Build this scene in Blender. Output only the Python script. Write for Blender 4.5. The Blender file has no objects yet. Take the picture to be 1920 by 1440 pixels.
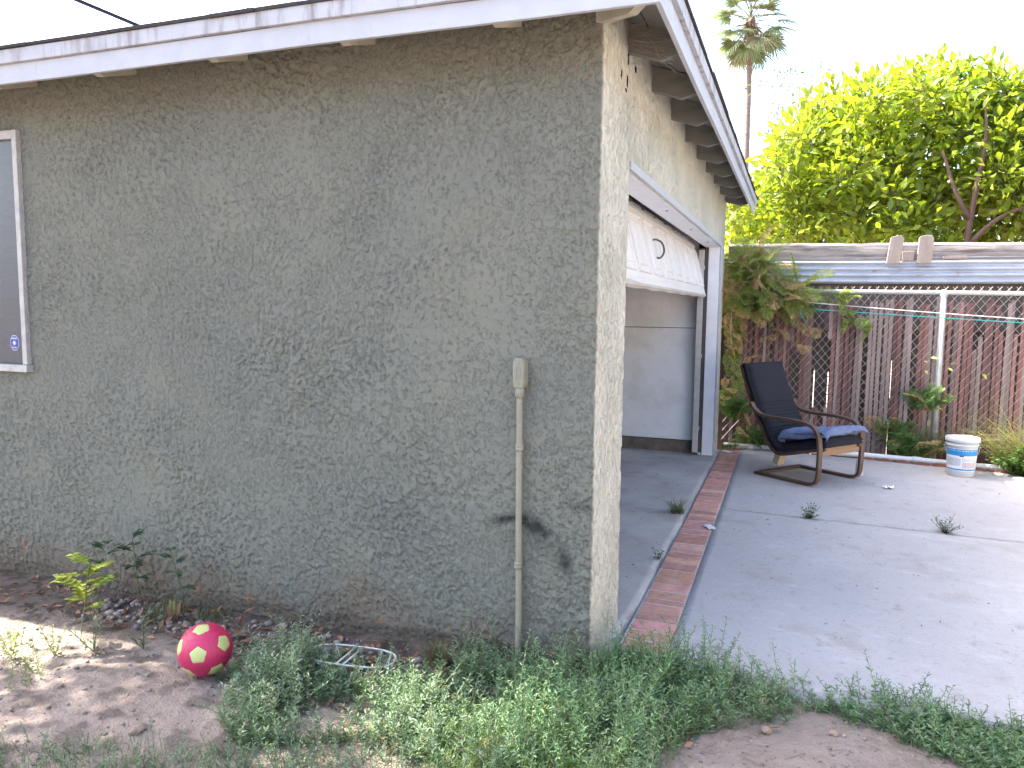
import bpy, bmesh, math, random
import numpy as np
from math import radians as R, sin, cos, pi
random.seed(7); rng = np.random.default_rng(11)
C = bpy.context.scene.collection
# ---------------------------------------------------------------- camera, sky, sun, exposure
scn = bpy.context.scene
cam_d = bpy.data.cameras.new('camera'); cam = bpy.data.objects.new('camera', cam_d); C.objects.link(cam)
from mathutils import Matrix, Vector
CF = Vector((-0.34533711, 0.93319209, -0.09947266)); CR = Vector((0.93736975, 0.34813723, 0.01176555)); CU = Vector((-0.04560965, 0.08917958, 0.99497073))
m4 = Matrix(((CR.x, CU.x, -CF.x, 0.75634), (CR.y, CU.y, -CF.y, -3.03011), (CR.z, CU.z, -CF.z, 1.5), (0, 0, 0, 1)))
cam.matrix_world = m4
cam_d.sensor_width = 36; cam_d.lens = 36 * 1435.72 / 1920; cam_d.clip_end = 3000; cam_d.clip_start = .05
scn.camera = cam
scn.render.resolution_x, scn.render.resolution_y = 1024, 768
SUN_EL, SUN_PHI = 50.0, 3.0          # sun stands to the left (-X), a touch behind the garage (+Y)
sd = Vector((-cos(R(SUN_EL)) * cos(R(SUN_PHI)), cos(R(SUN_EL)) * sin(R(SUN_PHI)), sin(R(SUN_EL))))
w = bpy.data.worlds.new("World"); scn.world = w; w.use_nodes = True
wn = w.node_tree; sky = wn.nodes.new('ShaderNodeTexSky'); sky.sky_type = 'NISHITA'; sky.sun_disc = False
sky.sun_elevation = R(SUN_EL); sky.sun_rotation = math.atan2(sd.x, sd.y); sky.air_density = 1.0; sky.dust_density = 3.5; sky.ozone_density = 1.0
bg = wn.nodes['Background']; bg.inputs['Strength'].default_value = 0.15
wn.links.new(sky.outputs[0], bg.inputs[0])
sl = bpy.data.lights.new('sun', 'SUN'); sun = bpy.data.objects.new('sun', sl); C.objects.link(sun)
sl.energy = 4.0; sl.angle = R(0.5); sl.color = (1.0, .95, .86)
sun.rotation_euler = sd.to_track_quat('Z', 'Y').to_euler()
scn.view_settings.view_transform = 'Standard'; scn.view_settings.look = 'None'
scn.view_settings.exposure = 2.72; scn.view_settings.gamma = 1.0

# ---------------------------------------------------------------- noise
_pt = rng.permutation(4096)
_gr = rng.uniform(0, 2 * pi, 4096)
def perlin(x, y, seed=0):
    x = np.asarray(x, float) + seed * 37.17; y = np.asarray(y, float) + seed * 11.91
    xi = np.floor(x).astype(int); yi = np.floor(y).astype(int); xf = x - xi; yf = y - yi
    def g(ix, iy, dx, dy):
        a = _gr[_pt[(_pt[ix & 4095] + iy) & 4095]]; return np.cos(a) * dx + np.sin(a) * dy
    u = xf ** 3 * (xf * (xf * 6 - 15) + 10); v = yf ** 3 * (yf * (yf * 6 - 15) + 10)
    a = g(xi, yi, xf, yf); b = g(xi + 1, yi, xf - 1, yf); c = g(xi, yi + 1, xf, yf - 1); d = g(xi + 1, yi + 1, xf - 1, yf - 1)
    return (a * (1 - u) + b * u) * (1 - v) + (c * (1 - u) + d * u) * v
def fbm(x, y, oct=3, seed=0, gain=.5):
    s = 0; a = 1; f = 1
    for i in range(oct):
        s = s + a * perlin(x * f, y * f, seed + i * 3); a *= gain; f *= 2.03
    return s
def sstep(a, b, x):
    t = np.clip((x - a) / (b - a), 0, 1); return t * t * (3 - 2 * t)

# ---------------------------------------------------------------- materials
MATS = {}
def mat(name, col, rough=.8, var=.15, scale=8.0, bump=0.0, bscale=80.0, metal=0.0, spec=.3, col2=None, stretch=(1, 1, 1), attr=None, trans=0.0, trans_col=None, var2=0.0, coat=0.0):
    if name in MATS: return MATS[name]
    m = bpy.data.materials.new(name); m.use_nodes = True; MATS[name] = m
    nt = m.node_tree; N = nt.nodes; L = nt.links; b = N['Principled BSDF']
    b.inputs['Roughness'].default_value = rough; b.inputs['Metallic'].default_value = metal
    b.inputs['Specular IOR Level'].default_value = spec
    if coat: b.inputs['Coat Weight'].default_value = coat
    tc = N.new('ShaderNodeTexCoord'); mp = N.new('ShaderNodeMapping'); mp.inputs['Scale'].default_value = stretch
    L.new(tc.outputs['Object'], mp.inputs[0])
    nz = N.new('ShaderNodeTexNoise'); nz.inputs['Scale'].default_value = scale; nz.inputs['Detail'].default_value = 6; nz.inputs['Roughness'].default_value = .62
    L.new(mp.outputs[0], nz.inputs['Vector'])
    mr = N.new('ShaderNodeMapRange'); mr.inputs[1].default_value = .3; mr.inputs[2].default_value = .7
    L.new(nz.outputs[0], mr.inputs[0])
    mx = N.new('ShaderNodeMix'); mx.data_type = 'RGBA'
    c2 = col2 or tuple(c * (1 - var * 2) for c in col)
    mx.inputs[6].default_value = (*c2, 1); mx.inputs[7].default_value = (*col, 1)
    L.new(mr.outputs[0], mx.inputs[0]); out = mx.outputs[2]
    if attr:
        at = N.new('ShaderNodeAttribute'); at.attribute_name = attr
        m2 = N.new('ShaderNodeMix'); m2.data_type = 'RGBA'; m2.blend_type = 'MULTIPLY'; m2.inputs[0].default_value = 1
        L.new(out, m2.inputs[6]); L.new(at.outputs['Color'], m2.inputs[7]); out = m2.outputs[2]
    L.new(out, b.inputs['Base Color'])
    if bump:
        nb = N.new('ShaderNodeTexNoise'); nb.inputs['Scale'].default_value = bscale; nb.inputs['Detail'].default_value = 5
        L.new(mp.outputs[0], nb.inputs['Vector'])
        bp = N.new('ShaderNodeBump'); bp.inputs['Strength'].default_value = bump; bp.inputs['Distance'].default_value = .01
        L.new(nb.outputs[0], bp.inputs['Height']); L.new(bp.outputs[0], b.inputs['Normal'])
    if trans:
        t = N.new('ShaderNodeBsdfTranslucent'); ms = N.new('ShaderNodeMixShader'); ms.inputs[0].default_value = trans
        if trans_col:
            m3 = N.new('ShaderNodeMix'); m3.data_type = 'RGBA'; m3.blend_type = 'MULTIPLY'; m3.inputs[0].default_value = 1
            L.new(out, m3.inputs[6]); m3.inputs[7].default_value = (*trans_col, 1); L.new(m3.outputs[2], t.inputs[0])
        else: L.new(out, t.inputs[0])
        L.new(b.outputs[0], ms.inputs[1]); L.new(t.outputs[0], ms.inputs[2]); L.new(ms.outputs[0], N['Material Output'].inputs[0])
    m['bsdf'] = b.name
    return m
def add_mask(m, attr, col, rough=None):
    """mix another colour over the base where a per-vertex mask attribute says so"""
    nt = m.node_tree; N = nt.nodes; L = nt.links; b = N['Principled BSDF']
    src = b.inputs['Base Color'].links[0].from_socket
    at = N.new('ShaderNodeAttribute'); at.attribute_name = attr
    mx = N.new('ShaderNodeMix'); mx.data_type = 'RGBA'; mx.inputs[7].default_value = (*col, 1)
    L.new(at.outputs['Fac'], mx.inputs[0]); L.new(src, mx.inputs[6]); L.new(mx.outputs[2], b.inputs['Base Color'])
def add_noise_layer(m, col, scale, lo, hi, stretch=(1, 1, 1), amount=1.0):
    nt = m.node_tree; N = nt.nodes; L = nt.links; b = N['Principled BSDF']
    src = b.inputs['Base Color'].links[0].from_socket
    tc = N.new('ShaderNodeTexCoord'); mp = N.new('ShaderNodeMapping'); mp.inputs['Scale'].default_value = stretch
    L.new(tc.outputs['Object'], mp.inputs[0])
    nz = N.new('ShaderNodeTexNoise'); nz.inputs['Scale'].default_value = scale; nz.inputs['Detail'].default_value = 7; nz.inputs['Roughness'].default_value = .65
    L.new(mp.outputs[0], nz.inputs['Vector'])
    mr = N.new('ShaderNodeMapRange'); mr.inputs[1].default_value = lo; mr.inputs[2].default_value = hi; mr.inputs[4].default_value = amount
    L.new(nz.outputs[0], mr.inputs[0])
    mx = N.new('ShaderNodeMix'); mx.data_type = 'RGBA'; mx.inputs[7].default_value = (*col, 1)
    L.new(mr.outputs[0], mx.inputs[0]); L.new(src, mx.inputs[6]); L.new(mx.outputs[2], b.inputs['Base Color'])
    return m

M_stucco = mat('stucco_paint', (.150, .152, .124), .9, scale=1.3, col2=(.128, .134, .119))
def stucco_bump(m):
    nt = m.node_tree; N = nt.nodes; L = nt.links; b = N['Principled BSDF']; tc = N.new('ShaderNodeTexCoord')
    def noise(scale, detail, dist, stretch, rot=(0, 0, 0), rough=.6):
        mp = N.new('ShaderNodeMapping'); mp.inputs['Scale'].default_value = stretch; mp.inputs['Rotation'].default_value = rot; L.new(tc.outputs['Object'], mp.inputs[0])
        n = N.new('ShaderNodeTexNoise'); n.inputs['Scale'].default_value = scale; n.inputs['Detail'].default_value = detail; n.inputs['Distortion'].default_value = dist; n.inputs['Roughness'].default_value = rough; L.new(mp.outputs[0], n.inputs['Vector']); return n.outputs[0]
    def rng_(x, a, b_, lo=0, hi=1):
        r = N.new('ShaderNodeMapRange'); r.interpolation_type = 'SMOOTHSTEP'; r.inputs[1].default_value = a; r.inputs[2].default_value = b_; r.inputs[3].default_value = lo; r.inputs[4].default_value = hi; L.new(x, r.inputs[0]); return r.outputs[0]
    def math(op, a, b_):
        q = N.new('ShaderNodeMath'); q.operation = op
        for i, v in enumerate((a, b_)):
            if isinstance(v, (int, float)): q.inputs[i].default_value = v
            else: L.new(v, q.inputs[i])
        return q.outputs[0]
    lo = noise(1.1, 2, .3, (1, 1, 1)); cov = math('ADD', rng_(lo, .3, .7, -.05, .07), rng_(noise(4.5, 2, .4, (1, 1, 1)), .3, .7, -.03, .03))
    base = math('ADD', noise(42, 6, .45, (1, 1, .8), (0, .5, 0), .66), cov)
    plate = rng_(base, .455, .495)
    fine = math('MULTIPLY', noise(85, 3, .6, (1, 1, .8), (0, .5, 0)), .55)
    side = math('ADD', math('MULTIPLY', plate, .55), math('MULTIPLY', math('SUBTRACT', 1.0, math('MULTIPLY', plate, .85)), fine))
    fb = noise(46, 4, .5, (1, 1, .38), (0, 0, 0), .6); front = math('ADD', math('MULTIPLY', rng_(fb, .42, .54), .9), math('MULTIPLY', noise(120, 2, .3, (1, 1, .6)), .3))
    at = N.new('ShaderNodeAttribute'); at.attribute_name = 'front'
    mx = N.new('ShaderNodeMix'); L.new(at.outputs['Fac'], mx.inputs[0]); L.new(side, mx.inputs[2]); L.new(front, mx.inputs[3])
    bp = N.new('ShaderNodeBump'); bp.inputs['Strength'].default_value = 1.0; bp.inputs['Distance'].default_value = .0075; L.new(mx.outputs[0], bp.inputs['Height']); L.new(bp.outputs[0], b.inputs['Normal'])
stucco_bump(M_stucco)
add_noise_layer(M_stucco, (.162, .152, .108), 2.3, .54, .78, amount=.45)
add_mask(M_stucco, 'bounce_cream', (.47, .46, .40)); add_mask(M_stucco, 'dirt', (.13, .085, .055)); add_mask(M_stucco, 'stain', (.012, .012, .014)); add_mask(M_stucco, 'chip', (.24, .13, .085))  # door wall painted lighter to stand for warm bounced light
M_white = mat('white_paint', (.375, .395, .445), .55, scale=9, var=.06, bump=.12, bscale=60)
add_noise_layer(M_white, (.30, .26, .21), 14, .62, .74, (1, 1, .35), .6)
M_trim = mat('weathered_white_trim', (.385, .40, .445), .6, scale=9, var=.08, bump=.15, bscale=60)
add_noise_layer(M_trim, (.16, .14, .13), 16, .50, .68, (1, 1, .12), .85)
M_tail = mat('grey_painted_wood', (.20, .205, .185), .75, scale=5, var=.16, bump=.25, bscale=30, stretch=(1, 1, 6))
M_deck = mat('grey_roof_deck', (.24, .235, .215), .8, scale=4, var=.12, bump=.2, bscale=40)
M_shingle = mat('dark_shingle', (.05, .045, .05), .9, scale=30, var=.2, bump=.5, bscale=120)
M_door = mat('door_enamel', (.62, .61, .615), .4, scale=3, var=.05, bump=.03, bscale=20)
M_dry = mat('grey_interior_board', (.80, .80, .82), .7, scale=2.2, var=.08, bump=.08, bscale=30)
add_noise_layer(M_dry, (.16, .14, .12), 22, .66, .72, (.5, 1, 4), .8); add_noise_layer(M_dry, (.5, .47, .42), 3.2, .5, .7, (1, 1, 1), .5); add_noise_layer(M_dry, (.15, .13, .12), 70, .70, .73, (1, 1, 1), .8)
M_dark = mat('dark_interior', (.06, .055, .05), .9)
M_conc = mat('patio_concrete', (.43, .402, .392), .85, scale=1.1, var=.08, bump=.45, bscale=140, col2=(.345, .325, .318))
add_noise_layer(M_conc, (.24, .20, .17), 2.2, .52, .72, (1, 1, 1), .6); add_noise_layer(M_conc, (.20, .17, .15), 9, .60, .72, (1, .6, 1), .5); add_noise_layer(M_conc, (.52, .50, .49), 7, .56, .70, (.5, 1, 1), .4); add_noise_layer(M_conc, (.22, .20, .185), 34, .58, .70, (.6, 1, 1), .75); add_noise_layer(M_conc, (.18, .165, .155), 150, .55, .68, (1, 1, 1), .7)
M_floor = mat('stained_concrete', (.43, .405, .385), .85, scale=1.7, var=.14, bump=.35, bscale=120, col2=(.29, .265, .25))
add_noise_layer(M_floor, (.15, .125, .105), 2.6, .55, .75, (1, 1, 1), .6); add_noise_layer(M_floor, (.16, .14, .13), 60, .60, .70, (1, 1, 1), .5)
M_brick = mat('red_brick', (.58, .30, .235), .85, scale=14, var=.2, bump=.5, bscale=110, attr='col')
add_noise_layer(M_brick, (.50, .38, .33), 13, .5, .72, (1, 1, 1), .6); add_noise_layer(M_brick, (.22, .11, .09), 60, .6, .72, (1, 1, 1), .6)
M_mortar = mat('mortar', (.56, .49, .45), .9, scale=30, var=.15, bump=.5, bscale=120)
M_dirt = mat('dry_dirt', (.33, .258, .212), .95, scale=3.0, col2=(.235, .178, .145), bump=.8, bscale=90)
add_noise_layer(M_dirt, (.29, .225, .18), 9, .5, .75, (1, 1, 1), .6); add_mask(M_dirt, 'humus', (.060, .046, .038))
M_pebble = mat('pebble', (.30, .255, .23), .85, scale=25, var=.2, attr='col', bump=.2, bscale=80)
M_leaf = mat('tree_leaf', (1, 1, 1), .38, var=.06, scale=9, attr='col', trans=.5, trans_col=(1.3, 1.3, .45), spec=.5)
M_weed = mat('weed_leaf', (1, 1, 1), .5, var=.06, scale=9, attr='col', trans=.3, trans_col=(1.2, 1.3, .6), spec=.4)
M_fern = mat('fern_leaf', (1, 1, 1), .6, var=.06, scale=9, attr='col', trans=.3, trans_col=(1.1, 1.15, .7))
M_litter = mat('dry_leaf', (1, 1, 1), .8, var=.08, scale=30, attr='col', trans=.1)
M_bark = mat('bark', (.13, .085, .06), .9, scale=12, var=.25, bump=.6, bscale=40, stretch=(1, 1, .3))
M_palmbark = mat('palm_bark', (.20, .15, .13), .9, scale=5, var=.2, bump=.6, bscale=20, stretch=(1, 1, 3))
M_galv = mat('galvanised_steel', (.46, .46, .455), .5, scale=20, var=.1, metal=.25, spec=.5)
M_wire = mat('rusty_wire', (.46, .42, .40), .6, scale=40, var=.25, metal=.2)
M_slat = mat('slat_wood', (1, 1, 1), .85, scale=12, var=.18, attr='col', bump=.4, bscale=60, stretch=(1, 1, .12))
add_noise_layer(M_slat, (.20, .165, .15), 60, .56, .72, (1, 1, .08), .7)
M_old = mat('old_grey_timber', (.30, .265, .25), .9, scale=7, var=.22, bump=.8, bscale=26, stretch=(.12, 1, 1))
add_noise_layer(M_old, (.08, .065, .06), 14, .52, .66, (.08, 1, 1), .85); add_noise_layer(M_old, (.42, .36, .33), 26, .5, .66, (.06, 1, 1), .6); add_noise_layer(M_old, (.05, .04, .04), 55, .60, .66, (.03, 1, 1), .9)
M_oldv = mat('old_grey_board', (.14, .11, .095), .9, scale=7, var=.2, bump=.6, bscale=40, stretch=(1, 1, .1))
M_corr = mat('corrugated_iron', (.40, .43, .50), .55, scale=6, var=.12, metal=.35, spec=.4, bump=.08, bscale=60)
add_noise_layer(M_corr, (.33, .13, .06), 2.6, .645, .68, (1, 1, 3), .8); add_noise_layer(M_corr, (.55, .54, .52), 30, .55, .7, (.3, 1, 1), .5)
M_chairwood = mat('brown_bentwood', (.105, .060, .042), .45, scale=10, var=.2, bump=.05, bscale=60, spec=.4, stretch=(.3, 1, 1))
M_railwood = mat('light_brown_wood', (.27, .165, .095), .5, scale=10, var=.12, stretch=(1, .2, 1))
M_palewood = mat('pale_wood', (.50, .41, .30), .6, scale=12, var=.08)
M_black = mat('black_cotton', (.028, .028, .036), .95, scale=60, var=.15, bump=.2, bscale=400, spec=.1)
M_towel = mat('blue_terry', (.175, .215, .34), .98, scale=40, var=.14, bump=.8, bscale=260, spec=.05)
M_plastic = mat('white_plastic', (.53, .54, .55), .35, scale=5, var=.03, spec=.5)
M_pvc = mat('white_pvc', (.70, .70, .70), .45, scale=9, var=.07)
add_noise_layer(M_pvc, (.25, .2, .16), 18, .62, .72, (1, 1, 1), .5)
M_blue = mat('label_blue', (.018, .21, .46), .4, scale=9, var=.05)
M_label = mat('label_paper', (.66, .67, .70), .5, scale=9, var=.03)
M_ink = mat('label_ink', (.26, .28, .34), .5, scale=9, var=.05)
M_inkred = mat('label_ink_red', (.45, .22, .22), .5, scale=9, var=.05)
M_inkblk = mat('label_ink_black', (.03, .03, .035), .5)
M_magenta = mat('magenta_vinyl', (.45, .024, .09), .5, scale=14, var=.08, bump=.08, bscale=30, spec=.4)
add_noise_layer(M_magenta, (.35, .10, .10), 12, .62, .75, (1, 1, 1), .5)
M_lime = mat('lime_vinyl', (.48, .50, .20), .5, scale=14, var=.08, spec=.4)
add_noise_layer(M_lime, (.35, .30, .16), 16, .6, .75, (1, 1, 1), .5)
M_seam = mat('ball_seam', (.25, .02, .06), .7)
M_rackwire = mat('white_coated_wire', (.62, .61, .58), .45, scale=40, var=.15, spec=.5)
M_conduit = mat('conduit_paint', (.235, .23, .18), .6, scale=12, var=.12, bump=.1, bscale=60)
M_screen = mat('window_screen', (.028, .040, .066), .22, scale=8, var=.15, spec=.5, stretch=(1, 1, 12), bump=.12, bscale=30)
M_alu = mat('window_frame_white', (.40, .39, .385), .55, scale=20, var=.15, bump=.15, bscale=60)
add_noise_layer(M_alu, (.2, .16, .14), 30, .6, .7, (1, 1, .3), .7)
M_stick = mat('sticker_blue', (.025, .05, .24), .35)
M_stickw = mat('sticker_white', (.55, .6, .75), .4)
M_cord = mat('white_cord', (.62, .60, .56), .8, var=.1)
M_teal = mat('teal_cord', (.04, .42, .40), .6, var=.1)
M_cable = mat('black_cable', (.03, .03, .05), .7)
M_metal = mat('dark_metal', (.10, .10, .11), .5, metal=.6)
M_paper = mat('paper_scrap', (.75, .76, .78), .8, var=.06, scale=30)
M_twig = mat('dry_twig', (.34, .29, .25), .9, var=.2, scale=30)
M_terra = mat('terracotta', (.27, .12, .085), .9, var=.2, scale=20, bump=.4, bscale=60)

# ---------------------------------------------------------------- mesh helpers
def setp(o, label=None, cat=None, group=None, kind=None):
    if label: o['label'] = label
    if cat: o['category'] = cat
    if group: o['group'] = group
    if kind: o['kind'] = kind
    return o
def empty(name, loc=(0, 0, 0), rz=0.0, **k):
    o = bpy.data.objects.new(name, None); C.objects.link(o); o.location = loc; o.rotation_euler = (0, 0, rz); o.empty_display_size = .1
    return setp(o, **k)
def link(name, me, mats, parent=None, **k):
    o = bpy.data.objects.new(name, me); C.objects.link(o)
    for mm in (mats if isinstance(mats, (list, tuple)) else [mats]): me.materials.append(mm)
    if parent: o.parent = parent
    return setp(o, **k)
def npmesh(name, V, F, smooth=False, col=None, attrs=None, midx=None):
    """V (n,3); F (m,k) all faces of k corners"""
    V = np.asarray(V, np.float32); F = np.asarray(F, np.int32); k = F.shape[1]
    me = bpy.data.meshes.new(name)
    me.vertices.add(len(V)); me.vertices.foreach_set('co', V.ravel())
    me.loops.add(F.size); me.loops.foreach_set('vertex_index', F.ravel())
    me.polygons.add(len(F)); me.polygons.foreach_set('loop_start', np.arange(len(F), dtype=np.int32) * k)
    try: me.polygons.foreach_set('loop_total', np.full(len(F), k, np.int32))
    except Exception: pass
    if smooth: me.polygons.foreach_set('use_smooth', np.ones(len(F), bool))
    if midx is not None: me.polygons.foreach_set('material_index', np.asarray(midx, np.int32))
    if col is not None:
        a = me.attributes.new('col', 'FLOAT_COLOR', 'POINT'); c4 = np.ones((len(V), 4), np.float32); c4[:, :3] = col; a.data.foreach_set('color', c4.ravel())
    for kx, v in (attrs or {}).items():
        a = me.attributes.new(kx, 'FLOAT', 'POINT'); a.data.foreach_set('value', np.asarray(v, np.float32))
    me.update(calc_edges=True); me.validate(); return me
class MB:
    def __init__(s): s.v = []; s.f = []; s.mi = []; s.c = []; s.sm = []
    def add(s, vs, fs, mi=0, col=(1, 1, 1), sm=False):
        o = len(s.v); s.v += [tuple(v) for v in vs]; s.c += [col] * len(vs)
        for f in fs: s.f.append([i + o for i in f]); s.mi.append(mi); s.sm.append(sm)
    def box(s, a, b, mi=0, col=(1, 1, 1)):
        (x0, y0, z0), (x1, y1, z1) = a, b
        s.add([(x0, y0, z0), (x1, y0, z0), (x1, y1, z0), (x0, y1, z0), (x0, y0, z1), (x1, y0, z1), (x1, y1, z1), (x0, y1, z1)],
              [(3, 2, 1, 0), (4, 5, 6, 7), (0, 1, 5, 4), (1, 2, 6, 5), (2, 3, 7, 6), (3, 0, 4, 7)], mi, col)
    def prism(s, poly, axis, a, b, mi=0, col=(1, 1, 1)):
        """poly: list of 2D points (ccw), extruded from a to b along axis"""
        n = len(poly)
        def P(p, t): return (t, p[0], p[1]) if axis == 0 else ((p[0], t, p[1]) if axis == 1 else (p[0], p[1], t))
        vs = [P(p, a) for p in poly] + [P(p, b) for p in poly]
        fs = [tuple(range(n))[::-1], tuple(range(n, 2 * n))] + [(i, (i + 1) % n, n + (i + 1) % n, n + i) for i in range(n)]
        s.add(vs, fs, mi, col)
    def tube(s, pts, r, k=8, mi=0, col=(1, 1, 1), caps=True, closed=False):
        pts = [Vector(p) for p in pts]; n = len(pts); rs = r if isinstance(r, (list, tuple)) else [r] * n
        vs = []; up = None
        for i, p in enumerate(pts):
            if closed: d = pts[(i + 1) % n] - pts[i - 1]
            else: d = pts[min(i + 1, n - 1)] - pts[max(i - 1, 0)]
            d.normalize()
            if up is None:
                up = Vector((0, 0, 1)) if abs(d.z) < .9 else Vector((1, 0, 0))
            a = up - d * up.dot(d)
            if a.length < 1e-5: a = d.orthogonal()
            a.normalize(); up = a; b = d.cross(a)
            for j in range(k):
                t = 2 * pi * j / k; vs.append(p + (a * cos(t) + b * sin(t)) * rs[i])
        fs = []
        for i in range(n if closed else n - 1):
            i2 = (i + 1) % n
            for j in range(k): fs.append((i * k + j, i * k + (j + 1) % k, i2 * k + (j + 1) % k, i2 * k + j))
        s.add(vs, fs, mi, col, True)
        if caps and not closed:
            o = len(s.v) - len(vs)
            s.f.append([o + j for j in range(k)][::-1]); s.mi.append(mi); s.sm.append(False)
            s.f.append([o + (n - 1) * k + j for j in range(k)]); s.mi.append(mi); s.sm.append(False)
    def lathe(s, prof, c=(0, 0, 0), k=40, mi=0, col=(1, 1, 1), sm=True):
        vs = []
        for r, z in prof:
            for j in range(k): t = 2 * pi * j / k; vs.append((c[0] + r * cos(t), c[1] + r * sin(t), c[2] + z))
        fs = []
        for i in range(len(prof) - 1):
            for j in range(k): fs.append((i * k + j, i * k + (j + 1) % k, (i + 1) * k + (j + 1) % k, (i + 1) * k + j))
        s.add(vs, fs, mi, col, sm)
    def sweep(s, path, w0, w1, th, mi=0):
        """flat bent strip: path of (x,z), spanning y in w0..w1, thickness th"""
        n = len(path); vs = []
        for i, (x, z) in enumerate(path):
            a = path[max(i - 1, 0)]; b = path[min(i + 1, n - 1)]; dx, dz = b[0] - a[0], b[1] - a[1]; l = math.hypot(dx, dz) or 1
            nx, nz = -dz / l * th / 2, dx / l * th / 2
            vs += [(x + nx, w0, z + nz), (x + nx, w1, z + nz), (x - nx, w1, z - nz), (x - nx, w0, z - nz)]
        fs = []
        for i in range(n - 1):
            for j in range(4): fs.append((i * 4 + j, i * 4 + (j + 1) % 4, (i + 1) * 4 + (j + 1) % 4, (i + 1) * 4 + j))
        fs += [(3, 2, 1, 0), tuple((n - 1) * 4 + j for j in range(4))]
        s.add(vs, fs, mi)
    def mesh(s, name):
        me = bpy.data.meshes.new(name); me.from_pydata(s.v, [], s.f)
        me.polygons.foreach_set('material_index', s.mi); me.polygons.foreach_set('use_smooth', s.sm)
        a = me.attributes.new('col', 'FLOAT_COLOR', 'POINT'); c4 = np.ones((len(s.v), 4), np.float32); c4[:, :3] = np.array(s.c).reshape(-1, 3); a.data.foreach_set('color', c4.ravel())
        bm = bmesh.new(); bm.from_mesh(me); bmesh.ops.recalc_face_normals(bm, faces=bm.faces); bm.to_mesh(me); bm.free(); me.update(); return me
    def build(s, name, mats, parent=None, bevel=0.0, **k):
        o = link(name, s.mesh(name), mats, parent, **k)
        if bevel:
            b = o.modifiers.new('bevel', 'BEVEL'); b.width = bevel; b.segments = 2; b.limit_method = 'ANGLE'
        return o
def smooth_path(pts, n=8):
    """Catmull-Rom through points"""
    P = [np.array(p, float) for p in pts]; out = []
    for i in range(len(P) - 1):
        p0 = P[i - 1] if i else 2 * P[0] - P[1]; p1 = P[i]; p2 = P[i + 1]; p3 = P[i + 2] if i + 2 < len(P) else 2 * P[-1] - P[-2]
        for j in range(n):
            t = j / n; out.append(tuple(.5 * (2 * p1 + (p2 - p0) * t + (2 * p0 - 5 * p1 + 4 * p2 - p3) * t * t + (3 * p1 - p0 - 3 * p2 + p3) * t ** 3)))
    out.append(tuple(P[-1])); return out
def nrm(a): return a / (np.linalg.norm(a, axis=-1, keepdims=True) + 1e-9)

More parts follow.
